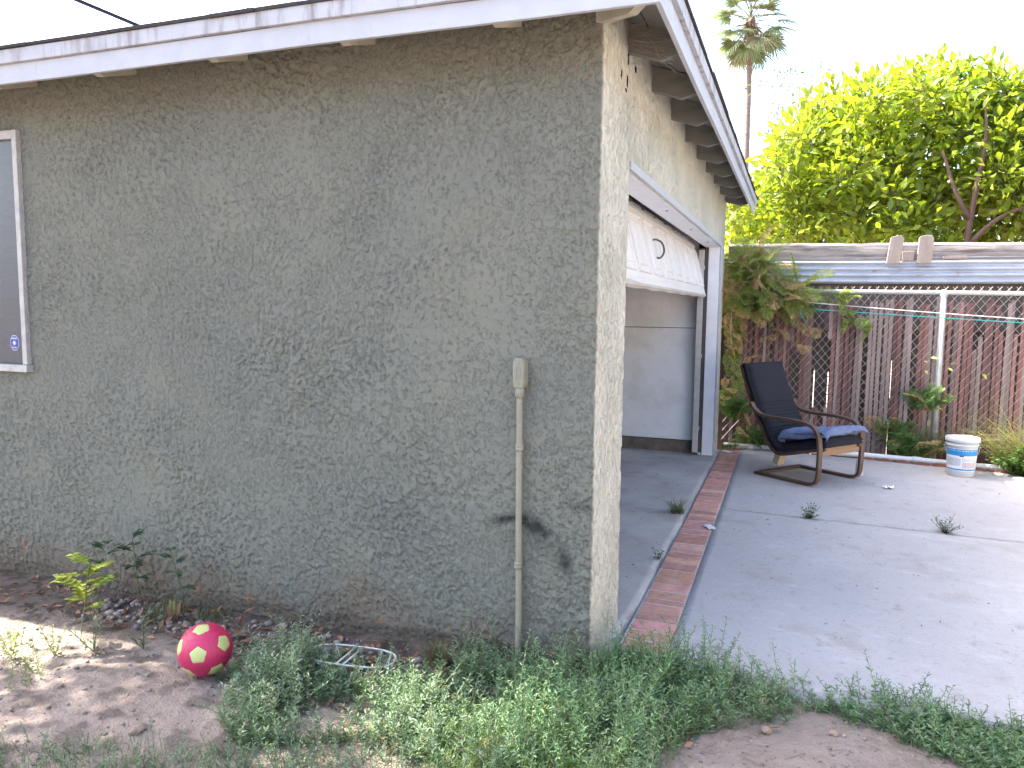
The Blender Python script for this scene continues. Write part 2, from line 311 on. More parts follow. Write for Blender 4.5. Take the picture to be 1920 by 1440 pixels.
class Leaves:
    """collects many small folded leaves (6 verts, 4 tris each) and thin stems into one mesh"""
    def __init__(s): s.V = []; s.F = []; s.Cc = []; s.n = 0
    def _put(s, V, F, Cc):
        s.V.append(V); s.F.append(F + s.n); s.Cc.append(Cc); s.n += len(V)
    def leaf(s, P, D, U, ln, wd, col, droop=.15, fold=.12):
        P = np.asarray(P, float); n = len(P); D = nrm(D); S = nrm(np.cross(D, U)); U = np.cross(S, D)
        ln = np.broadcast_to(np.asarray(ln, float), (n,))[:, None]; wd = np.broadcast_to(np.asarray(wd, float), (n,))[:, None]
        mid = P + D * ln * .45 - U * ln * droop * .2
        a = mid + S * wd * .5 + U * wd * fold; b = mid - S * wd * .5 + U * wd * fold
        m2 = P + D * ln * .75 - U * ln * droop * .55; c = m2 + S * wd * .33 + U * wd * fold * .6; d = m2 - S * wd * .33 + U * wd * fold * .6
        tip = P + D * ln - U * ln * droop
        V = np.stack([P, a, mid, b, c, m2, d, tip], 1).reshape(-1, 3)
        f = np.array([[0, 2, 1], [0, 3, 2], [1, 2, 5], [1, 5, 4], [2, 3, 6], [2, 6, 5], [4, 5, 7], [5, 6, 7]])
        F = (np.arange(n)[:, None, None] * 8 + f[None]).reshape(-1, 3)
        s._put(V, F, np.repeat(np.broadcast_to(col, (n, 3)), 8, 0))
    def simple(s, P, D, U, ln, wd, col, droop=.1):
        P = np.asarray(P, float); n = len(P); D = nrm(D); S = nrm(np.cross(D, U)); U = np.cross(S, D)
        ln = np.broadcast_to(np.asarray(ln, float), (n,))[:, None]; wd = np.broadcast_to(np.asarray(wd, float), (n,))[:, None]
        mid = P + D * ln * .45
        V = np.stack([P, mid + S * wd * .5 + U * wd * .1, P + D * ln - U * ln * droop, mid - S * wd * .5 + U * wd * .1], 1).reshape(-1, 3)
        F = (np.arange(n)[:, None, None] * 4 + np.array([[0, 1, 2], [0, 2, 3]])[None]).reshape(-1, 3)
        s._put(V, F, np.repeat(np.broadcast_to(col, (n, 3)), 4, 0))
    def blades(s, P, D, ln, wd, col, bend=.4, seg=4):
        """grass blades: tapering ribbons that bend over"""
        P = np.asarray(P, float); n = len(P); D = nrm(np.asarray(D, float))
        ln = np.broadcast_to(np.asarray(ln, float), (n,))[:, None]; wd = np.broadcast_to(np.asarray(wd, float), (n,))[:, None]; bend = np.broadcast_to(np.asarray(bend, float), (n,))[:, None]
        H = D.copy(); H[:, 2] = 0; H = nrm(H + 1e-6); S = nrm(np.cross(H, np.array([0, 0, 1.0]))) * 1.0
        Z = np.array([0, 0, 1.0]); vs = []; p = P.copy(); d = D.copy()
        for i in range(seg + 1):
            t = i / seg; ww = wd * (1 - t) ** .8 * .5
            vs += [p + S * ww, p - S * ww]
            d = nrm(d + (H * .6 - Z * .5) * bend * (.4 + t) * 2 / seg); p = p + d * ln / seg
        V = np.stack(vs, 1).reshape(-1, 3); k = 2 * (seg + 1)
        f = np.array([[2 * i, 2 * i + 1, 2 * i + 3] for i in range(seg)] + [[2 * i, 2 * i + 3, 2 * i + 2] for i in range(seg)])
        F = (np.arange(n)[:, None, None] * k + f[None]).reshape(-1, 3)
        s._put(V, F, np.repeat(np.broadcast_to(col, (n, 3)), k, 0))
    def stems(s, A, B, r, col):
        """crossed pair of thin ribbons per segment"""
        A = np.asarray(A, float); B = np.asarray(B, float); n = len(A); d = nrm(B - A)
        ref = np.where(np.abs(d[:, 2:3]) < .9, np.array([[0, 0, 1.0]]), np.array([[1.0, 0, 0]])); a = nrm(np.cross(d, ref)); b = np.cross(d, a)
        r = np.broadcast_to(np.asarray(r, float), (n,))[:, None]
        V = np.stack([A + a * r, A - .5 * a * r + .87 * b * r, A - .5 * a * r - .87 * b * r, B + a * r, B - .5 * a * r + .87 * b * r, B - .5 * a * r - .87 * b * r], 1).reshape(-1, 3)
        f = np.array([[0, 1, 4], [0, 4, 3], [1, 2, 5], [1, 5, 4], [2, 0, 3], [2, 3, 5]])
        F = (np.arange(n)[:, None, None] * 6 + f[None]).reshape(-1, 3)
        s._put(V, F, np.repeat(np.broadcast_to(col, (n, 3)), 6, 0))
    def mesh(s, name): return npmesh(name, np.concatenate(s.V), np.concatenate(s.F), True, np.concatenate(s.Cc))
    def build(s, name, m, parent=None, **k): return link(name, s.mesh(name), m, parent, **k)
def jitcol(base, n, v=.2, hue=.08):
    b = np.asarray(base, float)[None] * (1 + rng.uniform(-v, v, (n, 1))); b = b * (1 + rng.uniform(-hue, hue, (n, 3))); return np.clip(b, .003, 1)
def rdir(n, up=0.0):
    d = rng.normal(size=(n, 3)); d[:, 2] += up; return nrm(d)

# ================================================================= GROUND
def axis(lo, hi, step, far, g=1.22):
    a = list(np.arange(lo, hi + 1e-6, step)); d = step; x = a[-1]; r = []
    while x < far: d *= g; x += d; r.append(x)
    d = step; x = a[0]; l = []
    while x > -far: d *= g; x -= d; l.append(x)
    return np.array(l[::-1] + a + r)
def ground_z(x, y):
    z = -.055 + .014 * perlin(x * 1.1, y * 1.1, 3) + .010 * perlin(x * 4, y * 4, 5) + .006 * perlin(x * 13, y * 13, 8) + .0085 * fbm(x * 34, y * 34, 2, 9)
    z = z + .022 * sstep(-.55, -.75, y) * sstep(-1.1, -2.0, x)          # the bare mound by the ball
    z = np.where((x > -6.5) & (y > .16), z - .22, z); return z
gx = axis(-3.7, 2.3, .0125, 900); gy = axis(-1.75, .5, .0125, 900)
GX, GY = np.meshgrid(gx, gy); GZ = ground_z(GX, GY)
GZ = np.where(GY > 6.3, -.1 + .03 * perlin(GX * .6, GY * .6, 2), GZ)
hum = sstep(-.50, -.28, GY + .10 * perlin(GX * 3, GY * 3, 4)) * .8 + .55 * sstep(.05, .3, fbm(GX * 7, GY * 7, 3, 6)); hum = np.clip(hum, 0, 1) * (GY < .3) * (1 - .8 * sstep(.0, .5, GX))
def gridfaces(nu, nv):
    i = np.arange(nu * nv).reshape(nv, nu); return np.stack([i[:-1, :-1], i[:-1, 1:], i[1:, 1:], i[1:, :-1]], -1).reshape(-1, 4)
me = npmesh('ground', np.stack([GX, GY, GZ], -1).reshape(-1, 3), gridfaces(len(gx), len(gy)), True, attrs={'humus': hum.ravel()})
link('ground', me, M_dirt, kind='structure', label='bare dry brown dirt of the yard in front of the garage')

# ---- patio slabs, brick strip, garage floor
def joint_y(x): return 2.885 - (x - .27) * .065
def slab(name, poly, z, mt, nx=70, ny=70, amp=.003, edge=None):
    """poly: four corners (ccw) warped grid with thickness"""
    p = [np.array(q, float) for q in poly]; u = np.linspace(0, 1, nx); v = np.linspace(0, 1, ny); U, V = np.meshgrid(u, v)
    X = (p[0][0] * (1 - U) + p[1][0] * U) * (1 - V) + (p[3][0] * (1 - U) + p[2][0] * U) * V
    Y = (p[0][1] * (1 - U) + p[1][1] * U) * (1 - V) + (p[3][1] * (1 - U) + p[2][1] * U) * V
    if edge: X, Y = edge(X, Y, U, V)
    Z = z + amp * fbm(X * 1.2, Y * 1.2, 2, 2)
    n = nx * ny; Vt = np.stack([X, Y, Z], -1).reshape(-1, 3); i = np.arange(n).reshape(ny, nx)
    ring = np.concatenate([i[0, :], i[1:, -1], i[-1, -2::-1], i[-2:0:-1, 0]]); B = Vt[ring].copy(); B[:, 2] = z - .14
    k = len(ring); side = np.stack([ring, n + np.arange(k), n + (np.arange(k) + 1) % k, np.roll(ring, -1)], -1)
    me = npmesh(name, np.concatenate([Vt, B]), np.concatenate([gridfaces(nx, ny), side]), False); return link(name, me, mt, kind='structure')
def front_edge(X, Y, U, V): return X, Y + (1 - V) ** 6 * (.05 * perlin(X * 2.5, X * 0 + 3, 4) + .015 * perlin(X * 14, X * 0 + 3, 5))
slab('patio', [(.292, .12), (5.69, .02), (5.69, joint_y(5.69) - .008), (.272, joint_y(.272) - .008)], 0, M_conc, 120, 60, edge=front_edge)
slab('patio', [(.272, joint_y(.272) + .006), (5.69, joint_y(5.69) + .006), (5.69, 4.9), (.245, 5.62)], 0, M_conc, 110, 60)
def crack_edge(X, Y, U, V): return X + U ** 30 * (-.010 + .026 * perlin(Y * 4, Y * 0, 7) + .016 * perlin(Y * 17, Y * 0, 8)), Y
slab('garage_floor', [(-6.3, .10), (.062, .10), (.052, 5.44), (-6.3, 5.44)], -.004, M_floor, 130, 220, edge=crack_edge)
mb = MB(); mb.box((.070, .20, -.13), (.286, 5.5, -.0025), 1)
y = .22; i = 0
while y < 5.42:
    x0 = .083 - .006 * (y - .5) + random.uniform(-.003, .003); x1 = .283 - .0085 * (y - .5) + random.uniform(-.003, .003); t = .1 + random.uniform(-.004, .003); dz = random.uniform(-.002, .003); c = random.uniform(.75, 1.2)
    if i % 8 == 5: t = .055
    mb.box((x0, y, -.05), (x1, y + t, .002 + dz), 0, (c, c * random.uniform(.9, 1.08), c * random.uniform(.9, 1.1))); y += t + random.uniform(.013, .020); i += 1
mb.build('brick_path', [M_brick, M_mortar], bevel=.004, kind='structure')

# ================================================================= GARAGE
WL, WF = 6.5, 5.45                       # length of the plain wall (along -X) and of the door wall (along +Y)
DY0, DY1, DZ = .52, 5.02, 2.13           # door opening
WX0, WX1, WZ0, WZ1 = -4.55, -3.20, 1.13, 2.40
G_ = empty('garage', (0, 0, 0), label='grey green stucco garage with white eaves and its wide door partly open', cat='garage')
def stucco_h(a, b, kind):
    """relief of trowelled stucco; a along the wall, b up"""
    wa = a + .022 * perlin(a * 9, b * 9, 21); wb = b + .022 * perlin(a * 9, b * 9, 22)
    flow = .25 * perlin(a * .7, b * .7, 30)
    sa = wa * 1.0 + wb * (.25 + flow) if kind == 0 else wa * 1.25
    sb = wb * .85 if kind == 0 else wb * .45
    n = fbm(sa * 34, sb * 34, 3, 40 if kind == 0 else 55, .62)
    cov = .22 * perlin(a * 1.6, b * 1.6, 33) + .14 * perlin(a * 5, b * 5, 35) + .06
    pl = sstep(-.035, .03, n + cov)
    sweep = sstep(.30, .44, perlin(sa * 3.1 + b * 2, sb * 6.5, 61)) * sstep(.9, .1, b) if kind == 0 else 0
    rough = .42 * fbm(wa * 58, wb * 48, 2, 70, .75)
    h = pl * 1.0 + (1 - pl) * (rough + .12) + .12 * fbm(a * 75, b * 60, 1, 77) + .75 * sweep
    return h
sL = np.concatenate([np.linspace(-WL, -3.75, 90, endpoint=False), np.arange(-3.75, -.02, .0054)])
arc = np.linspace(-.02, .02, 9)
sF = np.concatenate([np.arange(.024, .60, .0075), np.arange(.60, WF, .014)])
S = np.concatenate([sL, arc, sF, [WF]]); Zs = np.concatenate([np.arange(-.16, 2.70, .0054), [2.76]])
SS, ZZ = np.meshgrid(S, Zs)
rc = .02; th = np.clip((SS + .02) / .04, 0, 1) * pi / 2
bx = np.where(SS < -.02, SS, np.where(SS > .02, 0, -rc + rc * np.sin(th))); by = np.where(SS < -.02, 0, np.where(SS > .02, SS, rc - rc * np.cos(th)))
nxn, nyn = np.sin(th), -np.cos(th)
blend = sstep(-.015, .03, SS)
h = stucco_h(SS, ZZ, 0) * .0062 * (1 - blend) * (.82 + .25 * sstep(1.1, .2, ZZ) + 1.1 * perlin(SS * 1.9, ZZ * 1.9, 131) + .5 * perlin(SS * 6, ZZ * 6, 132)) + stucco_h(SS, ZZ, 1) * .0036 * blend
lump = .010 * perlin(ZZ * 5, ZZ * 0 + 1, 90) + .006 * perlin(ZZ * 18, SS * 3, 91)
h = h + lump * np.exp(-(SS / .05) ** 2) * .6 + .006 * perlin(SS * 1.3, ZZ * 1.3, 95)
h = h - .02 * sstep(.04, -.05, ZZ + .03 * perlin(SS * 7, ZZ * 5, 97)) * (SS < .0)       # eroded foot of the wall
X = bx + nxn * h; Y = by + nyn * h
dirt = sstep(.30, -.06, ZZ + .16 * fbm(SS * 3.2, ZZ * 3.2, 3, 101)) * .62 * (1 - blend)
def blob(cx, cz, rx, rz, rot=0):
    a = (SS - cx) * cos(rot) + (ZZ - cz) * sin(rot); b = -(SS - cx) * sin(rot) + (ZZ - cz) * cos(rot); return np.exp(-((a / rx) ** 2 + (b / rz) ** 2))
stain = .85 * blob(-.385, .592, .085, .020, .22) + .95 * blob(-.255, .572, .075, .032, -.35) + .8 * blob(-.115, .435, .030, .055, .2) + .35 * blob(-.20, .49, .07, .05, -.5) + .4 * blob(-.05, .68, .05, .025, .3) + .12 * blob(-.4, .5, .12, .06)
stain = np.clip(stain * (1.0 + .5 * fbm(SS * 30, ZZ * 30, 2, 110)), 0, .88) * (SS < 0)
chip = sstep(.42, .5, perlin(SS * 9, ZZ * 11, 120)) * sstep(.24, .02, ZZ) * .8 * (SS < 0) + .8 * sstep(.3, .4, perlin(SS * 40, ZZ * 40, 121)) * blob(-.05, 2.43, .05, .04)
chip = np.clip(chip, 0, 1)
F = gridfaces(len(S), len(Zs)); fs = SS.ravel()[F].mean(1); fz = ZZ.ravel()[F].mean(1)
keep = ~((fs > DY0) & (fs < DY1) & (fz < DZ)) & ~((fs > WX0) & (fs < WX1) & (fz > WZ0) & (fz < WZ1)) & ~((fs > DY1) & (fs < 5.10) & (fz < DZ + .015))
me = npmesh('wall', np.stack([X, Y, ZZ], -1).reshape(-1, 3), F[keep], True, attrs={'front': blend.ravel(), 'bounce_cream': np.clip(sstep(-.006, .010, SS + .006 * perlin(ZZ * 30, SS * 30, 88)) * (.85 + .3 * fbm(SS * 2, ZZ * 2, 2, 89)), 0, 1).ravel(), 'dirt': dirt.ravel(), 'stain': stain.ravel(), 'chip': chip.ravel()})
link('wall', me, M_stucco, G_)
# wall backing (thickness, light-tight) and the far walls
mb = MB()
mb.box((-WL, .03, -.16), (-4.6, .10, 2.70)); mb.box((-4.6, .03, -.16), (-3.14, .10, 1.08)); mb.box((-4.6, .03, 2.45), (-3.14, .10, 2.70)); mb.box((-3.14, .03, -.16), (-.03, .10, 2.70))
mb.box((-.13, .105, -.16), (-.03, DY0 - .02, 2.70)); mb.box((-.13, DY1 + .12, -.16), (-.03, 5.40, 2.70)); mb.box((-.13, DY0 - .02, DZ + .06), (-.03, DY1 + .12, 2.70))
mb.box((-WL, .105, -.16), (-6.4, 5.45, 2.70)); mb.box((-6.39, 5.36, -.16), (-.14, 5.45, 2.70)); mb.box((-.13, 5.405, -.16), (-.002, 5.45, 2.70))
mb.build('wall_framing', M_dark, G_)
# interior board wall on its concrete curb
mb = MB()
mb.box((-6.35, 5.13, .125), (-.225, 5.15, 1.305)); mb.box((-6.35, 5.13, 1.311), (-.225, 5.15, 2.66)); mb.build('interior_board', M_dry, G_, bevel=.002)
mb = MB(); mb.box((-6.35, 5.105, -.02), (-.14, 5.16, .118)); mb.build('foundation_curb', mat('curb_concrete', (.20, .16, .13), .95, scale=9, var=.3, bump=.7, bscale=40), G_, bevel=.006)
mb = MB(); mb.box((-6.35, .105, 2.60), (-.14, 5.12, 2.62)); mb.build('ceiling_board', M_dark, G_)
# roof: hip roof, deck, shingles
TAN = .333; EX, EY0, EY1, EXL = .27, -.314, 5.80, -6.8
def ztop(d): return 2.75 - TAN * d            # deck underside height, d metres outside the wall plane
def hip(mb, x0, x1, y0, y1, z, dz, mi):
    hw = (y1 - y0) / 2; zr = z + TAN * hw; ym = (y0 + y1) / 2
    v = [(x0, y0, z), (x1, y0, z), (x1, y1, z), (x0, y1, z), (x0 + hw, ym, zr), (x1 - hw, ym, zr)]
    v += [(a, b, c + dz) for a, b, c in v]
    f = [(0, 1, 5, 4), (1, 2, 5), (2, 3, 4, 5), (3, 0, 4)]
    mb.add(v, f + [tuple(i + 6 for i in q) for q in f] + [(0, 1, 7, 6), (1, 2, 8, 7), (2, 3, 9, 8), (3, 0, 9, 6)], mi)
mb = MB(); zz = ztop(.25); hip(mb, EXL + .02, .25, EY0 + .02, EY1 - .02, zz, .022, 0); deck = mb.build('roof_deck', M_deck, G_)
mb = MB(); hip(mb, EXL - .03, EX + .026, EY0 - .026, EY1 + .026, 2.692, .010, 0); mb.build('roof', M_shingle, G_)
mb = MB()                                     # narrow grooves between the deck boards, drawn as thin dark strips
for d in (.09, .185):
    mb.box((d, -.2, ztop(d) - .0035), (d + .005, 5.6, ztop(d) - .0015))
mb.build('board_joint', M_dark, G_)
# ragged shingle edge over the trim
mb = MB()
x = EXL
while x < EX + .03:
    l = random.uniform(.2, .34); o = random.uniform(-.012, .006); mb.box((x, EY0 - .030 + o * .4, 2.6935 + random.uniform(-.003, 0)), (x + l - .004, EY0 + .03, 2.704 + random.uniform(0, .003))); x += l
y = EY0 + .06
while y < EY1:
    l = random.uniform(.2, .34); o = random.uniform(-.006, .012); mb.box((EX - .03, y, 2.6935 + random.uniform(-.003, 0)), (EX + .030 + o * .4, y + l - .004, 2.704 + random.uniform(0, .003))); y += l
mb.build('shingle_edge', M_shingle, G_)
def board(mb, axis_, a0, a1, o0, o1, z0, z1, seed, n=60):
    """a long board with slightly wavy edges; axis 0: runs along x (o = y), 1: runs along y (o = x)"""
    t = np.linspace(a0, a1, n); wz = .0045 * perlin(t * .9, t * 0, seed) + .0015 * perlin(t * 6, t * 0, seed + 1); wo = .004 * perlin(t * .8, t * 0, seed + 2)
    vs = []
    for i in range(n):
        for (o, z) in ((o0, z0), (o1, z0), (o1, z1), (o0, z1)):
            vs.append((t[i], o + wo[i], z + wz[i]) if axis_ == 0 else (o + wo[i], t[i], z + wz[i]))
    fs = [(i * 4 + j, i * 4 + (j + 1) % 4, i * 4 + 4 + (j + 1) % 4, i * 4 + 4 + j) for i in range(n - 1) for j in range(4)] + [(0, 1, 2, 3), tuple((n - 1) * 4 + j for j in range(4))]
    mb.add(vs, fs)
mb = MB(); board(mb, 0, EXL, EX, EY0, EY0 + .02, 2.541, 2.628, 3); mb.build('fascia', M_white, G_, bevel=.002)
mb = MB(); board(mb, 1, EY0 + .022, EY1, EX - .02, EX, 2.541, 2.628, 13); mb.build('fascia', M_white, G_, bevel=.002)
mb = MB(); board(mb, 0, EXL, EX + .016, EY0 - .020, EY0 + .018, 2.630, 2.692, 23); mb.build('drip_trim', M_trim, G_, bevel=.002)
mb = MB(); board(mb, 1, EY0 + .021, EY1, EX - .02, EX + .020, 2.630, 2.692, 33); mb.build('drip_trim', M_trim, G_, bevel=.002)
# rafter tails
def tail_mesh():
    mb = MB(); D = EX - .021
    poly = [(-.12, ztop(-.12) - .130), (.150, ztop(.150) - .130), (D, ztop(D) - .072), (D, ztop(D) - .001), (-.12, ztop(-.12) - .001)]
    mb.prism(poly, 1, -.02, .02); return mb.mesh('rafter_tail')
tm = tail_mesh(); first = True
for k in range(9):
    o = bpy.data.objects.new('rafter_tail', tm if k else tm); C.objects.link(o); o.parent = G_; o.location = (0, .44 + .615 * k, random.uniform(-.004, .004))
    if k == 0: tm.materials.append(M_tail)
    b = o.modifiers.new('bevel', 'BEVEL'); b.width = .003; b.segments = 1
M_tailpale = mat('faded_cream_wood', (.40, .38, .31), .75, scale=6, var=.12, bump=.2, bscale=40)
tm2 = tm.copy(); tm2.materials.clear(); tm2.materials.append(M_tailpale)
for k in range(9):
    o = bpy.data.objects.new('rafter_tail', tm2); C.objects.link(o); o.parent = G_; o.rotation_euler = (0, 0, -pi / 2); o.location = (-.36 - .675 * k, -.045, -.004 + random.uniform(-.004, .004))
mb = MB(); D = .36; poly = [(-.05, 2.628), (.23, 2.574), (D, 2.602), (D, 2.65), (-.05, 2.72)]; mb.prism(poly, 1, -.018, .018)
o = mb.build('hip_rafter', M_tailpale, G_); o.rotation_euler = (0, 0, -R(47)); o.location = (-.01, 0, -.012)
# holes left in the stucco under the eave, near the corner
mb = MB()
M_hole = mat('hole_black', (.01, .01, .01), 1)
for (yy, z, a, b) in ((.30, 2.505, .012, .035), (.395, 2.455, .018, .010), (.425, 2.50, .006, .03), (.435, 2.60, .01, .03), (.60, 2.60, .012, .016)):
    poly = [(yy + a * cos(t) * random.uniform(.8, 1.1), z + b * sin(t) * random.uniform(.8, 1.1)) for t in np.linspace(0, 2 * pi, 10, endpoint=False)]; mb = MB(); mb.prism(poly, 0, .0, .0065); mb.build('stucco_hole', M_hole, G_)
# door frame
mb = MB()
mb.box((-.15, DY0, DZ), (-.008, DY1 + .07, DZ + .055)); mb.box((-.115, DY1, -.003), (-.008, DY1 + .07, DZ)); mb.box((-.15, DY0 - .06, -.003), (-.03, DY0, DZ + .055))
mb.build('door_jamb', mat('jamb_paint', (.68, .70, .76), .55, scale=9, var=.06, bump=.12, bscale=60), G_, bevel=.004)
mb = MB(); mb.box((-.205, DY1 + .001, -.003), (-.117, DY1 + .10, DZ - .01)); mb.build('shade_strip', mat('dark_shade_strip', (.085, .075, .075), .85, scale=6, bump=.3, bscale=40), G_)  # dark strip painted in for the shaded gap beside the track
mb = MB(); mb.box((-.007, DY1 + .008, .0), (.014, DY1 + .062, DZ + .004)); mb.box((-.007, DY0 + .0, DZ + .005), (.014, DY1 + .062, DZ + .045)); mb.build('door_casing', M_white, G_, bevel=.003)
mb = MB()
for yy in (2.0, 3.2, 4.4):
    mb.lathe([(.0, .0), (.008, .0), (.008, .004), (0, .004)], (-.06, yy, DZ - .004), 10); mb.build('nail_head', M_metal, G_); mb = MB()
# garage door: bottom section tilted in the curve of the track, next section flatter above it
def door_section(p0, p1, th, panels, name, lip):
    """p0,p1 = (x,z) of the lower and upper outer edge"""
    mb = MB(); dx, dz = p1[0] - p0[0], p1[1] - p0[1]; H = math.hypot(dx, dz); ux, uz = dx / H, dz / H; nx, nz = uz, -ux       # outward normal (+x)
    y0, y1 = DY0 + .03, DY1 - .07; Lr = y1 - y0
    def P(v, yy, d): return (p0[0] + ux * v + nx * d, yy, p0[1] + uz * v + nz * d)
    def pbox(v0, v1, ya, yb, d0, d1, ch=0.0):
        vs = [P(v0, ya, d0), P(v1, ya, d0), P(v1, yb, d0), P(v0, yb, d0), P(v0 + ch, ya + ch, d1), P(v1 - ch, ya + ch, d1), P(v1 - ch, yb - ch, d1), P(v0 + ch, yb - ch, d1)]
        mb.add(vs, [(0, 1, 2, 3), (4, 5, 6, 7), (0, 1, 5, 4), (1, 2, 6, 5), (2, 3, 7, 6), (3, 0, 4, 7)])
    pbox(0, H, y0, y1, -th, 0)
    if panels:
        w_ = Lr / panels
        for i in range(panels):
            a, b = y0 + i * w_ + .05, y0 + (i + 1) * w_ - .05
            for (v0, v1, ya, yb) in ((.07, .082, a, b), (H - .082, H - .07, a, b), (.082, H - .082, a, a + .014), (.082, H - .082, b - .014, b)): pbox(v0, v1, ya, yb, 0, .014, .004)
            pbox(.115, H - .115, a + .04, b - .04, 0, .012, .010)
        pbox(H - .028, H - .02, y0, y1, 0, .004); pbox(.03, .036, y0, y1, 0, .003)
    return mb
d1 = door_section((-.125, 1.655), (-.255, 2.155), .045, 9, 'door_panel', True)
D_ = d1.build('garage_door', M_door, G_, bevel=.003)
d2 = door_section((-.258, 2.158), (-.60, 2.40), .045, 9, 'door_panel', False); d2.build('door_section', M_door, D_)
mb = MB(); mb.box((-.62 - 2.0, DY0 + .03, 2.40), (-.62, DY1 - .07, 2.44)); mb.build('door_section', M_door, D_)
mb = MB()                                     # sagging bottom seal
t = np.linspace(DY0 + .03, DY1 - .07, 70); sag = .012 * np.exp(-((t - 1.15) / .22) ** 2)
vs = []
for i, yy in enumerate(t):
    for (a, b) in ((-.178, 1.652), (-.119, 1.654 + sag[i]), (-.117, 1.640 - .3 * sag[i]), (-.135, 1.622 - .004 * sin(i * .6)), (-.170, 1.626)): vs.append((a, yy, b))
k = 5; mb.add(vs, [(i * k + j, i * k + (j + 1) % k, (i + 1) * k + (j + 1) % k, (i + 1) * k + j) for i in range(len(t) - 1) for j in range(k)] + [tuple(range(k)), tuple((len(t) - 1) * k + j for j in range(k))])
mb.build('bottom_seal', mat('seal_grey', (.42, .40, .38), .7, scale=10, var=.12), D_)
mb = MB(); hy = 2.28
mb.tube(smooth_path([(-.168, hy, 1.85), (-.14, hy + .03, 1.853), (-.125, hy + .062, 1.90), (-.142, hy + .062, 1.955), (-.175, hy + .025, 1.975), (-.198, hy, 1.97)], 5), .007, 8); mb.build('handle', M_metal, D_)
# track and bracket
mb = MB(); mb.box((-.205, 4.958, .03), (-.150, 4.963, 2.10)); mb.box((-.205, 4.963, .03), (-.201, 4.995, 2.10)); mb.box((-.154, 4.963, .03), (-.150, 4.985, 2.10)); TR = mb.build('door_track', M_galv, G_)
mb = MB()
for z in (.25, 1.0, 1.9):
    mb.box((-.20, 4.996, z), (-.152, 5.018, z + .05)); mb.box((-.149, 4.97, z + .005), (-.146, 5.018, z + .045)); mb.build('track_bracket', M_galv, TR); mb = MB()
mb = MB(); mb.tube([(-.145, 4.96, .02), (-.12, 4.955, .02)], .012, 10); mb.build('roller', M_plastic, TR)
# window
mb = MB()
fx0, fx1, fz0, fz1 = WX0 - .012, WX1 + .012, WZ0 - .015, WZ1 + .012
mb.box((fx1 - .034, -.030, fz0 + .04), (fx1, .03, fz1)); mb.box((fx0, -.030, fz0 + .04), (fx0 + .045, .03, fz1)); mb.box((fx0 + .0455, -.028, fz1 - .045), (fx1 - .0345, .03, fz1)); mb.box((fx0, -.042, fz0), (fx1 + .008, .03, fz0 + .039)); mb.box((-3.90, -.020, fz0 + .04), (-3.87, .03, fz1 - .046))
W_ = mb.build('window', M_alu, G_, bevel=.003)
mb = MB(); mb.box((fx0 + .046, -.006, fz0 + .04), (-3.901, .004, fz1 - .046)); mb.box((-3.869, -.006, fz0 + .04), (fx1 - .035, .004, fz1 - .046)); mb.build('pane', M_screen, W_)
mb = MB()
def octo(cx, cz, r, y0, y1, mi, e=1.25): mb.prism([(cx + r * cos(t), cz + r * e * sin(t)) for t in np.linspace(pi / 8, 2 * pi + pi / 8, 8, endpoint=False)], 1, y1, y0, mi)
sx, sz = -3.305, 1.272
octo(sx, sz, .036, -.0062, -.0080, 1); octo(sx, sz, .033, -.0082, -.0090, 0)
for i in range(7): mb.box((sx - .021 + i * .006, -.0098, sz + .021), (sx - .0175 + i * .006, -.0092, sz + .029 ), 1)
for i in range(6): mb.box((sx - .018 + i * .006, -.0098, sz - .029), (sx - .0145 + i * .006, -.0092, sz - .022), 1)
mb.prism([(sx + (.016 if i % 2 == 0 else .007) * cos(t), sz + (.016 if i % 2 == 0 else .007) * sin(t)) for i, t in enumerate(np.linspace(0, 2 * pi, 12, endpoint=False))], 1, -.0092, -.0098, 1)
mb.build('sticker', [M_stick, M_stickw], W_)
# electrical conduit with its cover box on the plain wall
mb = MB(); cx, cy = -.312, -.033
mb.tube(smooth_path([(cx, cy, -.12), (cx + .002, cy, .2), (cx - .003, cy, .6), (cx - .004, cy, .9), (cx - .006, cy, 1.14)], 6), .0135, 14); CD = mb.build('conduit', M_conduit, G_)
mb = MB()
for z in (.915, .405):
    mb.lathe([(.0138, -.016), (.0175, -.015), (.0175, -.002), (.0155, 0), (.0175, .002), (.0175, .013), (.0138, .014)], (cx - .003, cy, z), 16); mb.build('coupling', M_conduit, CD); mb = MB()
mb.lathe([(.0138, -.03), (.020, -.028), (.020, .0), (.018, .012), (.0138, .014)], (cx - .006, cy, 1.155), 16); mb.build('coupling', M_conduit, CD)
mb = MB(); poly = [(cx - .006 + x_, z_) for x_, z_ in ((-.020, 1.165), (.020, 1.165), (.026, 1.185), (.026, 1.272), (.016, 1.292), (-.016, 1.292), (-.026, 1.272), (-.026, 1.185))]
mb.prism(poly, 1, .0, -.052); CB = mb.build('conduit_cover', M_conduit, CD, bevel=.004)
mb2 = MB(); mb2.prism([(cx - .006 + (p[0] - cx + .006) * .86, 1.229 + (p[1] - 1.229) * .92) for p in poly], 1, -.0525, -.056)
for z in (1.186, 1.275): mb2.prism([(cx - .006 + .007 * cos(t), z + .007 * sin(t)) for t in np.linspace(0, 2 * pi, 10, endpoint=False)], 1, -.0562, -.059)
mb2.box((cx - .016, -.0585, 1.205), (cx - .013, -.0562, 1.255)); mb2.box((cx + .001, -.0585, 1.205), (cx + .004, -.0562, 1.255)); mb2.box((cx - .016, -.0583, 1.2555), (cx + .004, -.0562, 1.2585)); mb2.box((cx - .012, -.0583, 1.215), (cx + .000, -.0562, 1.218)); mb2.box((cx - .012, -.0583, 1.24), (cx + .000, -.0562, 1.243))
mb2.build('conduit_lid', M_conduit, CD, bevel=.001)
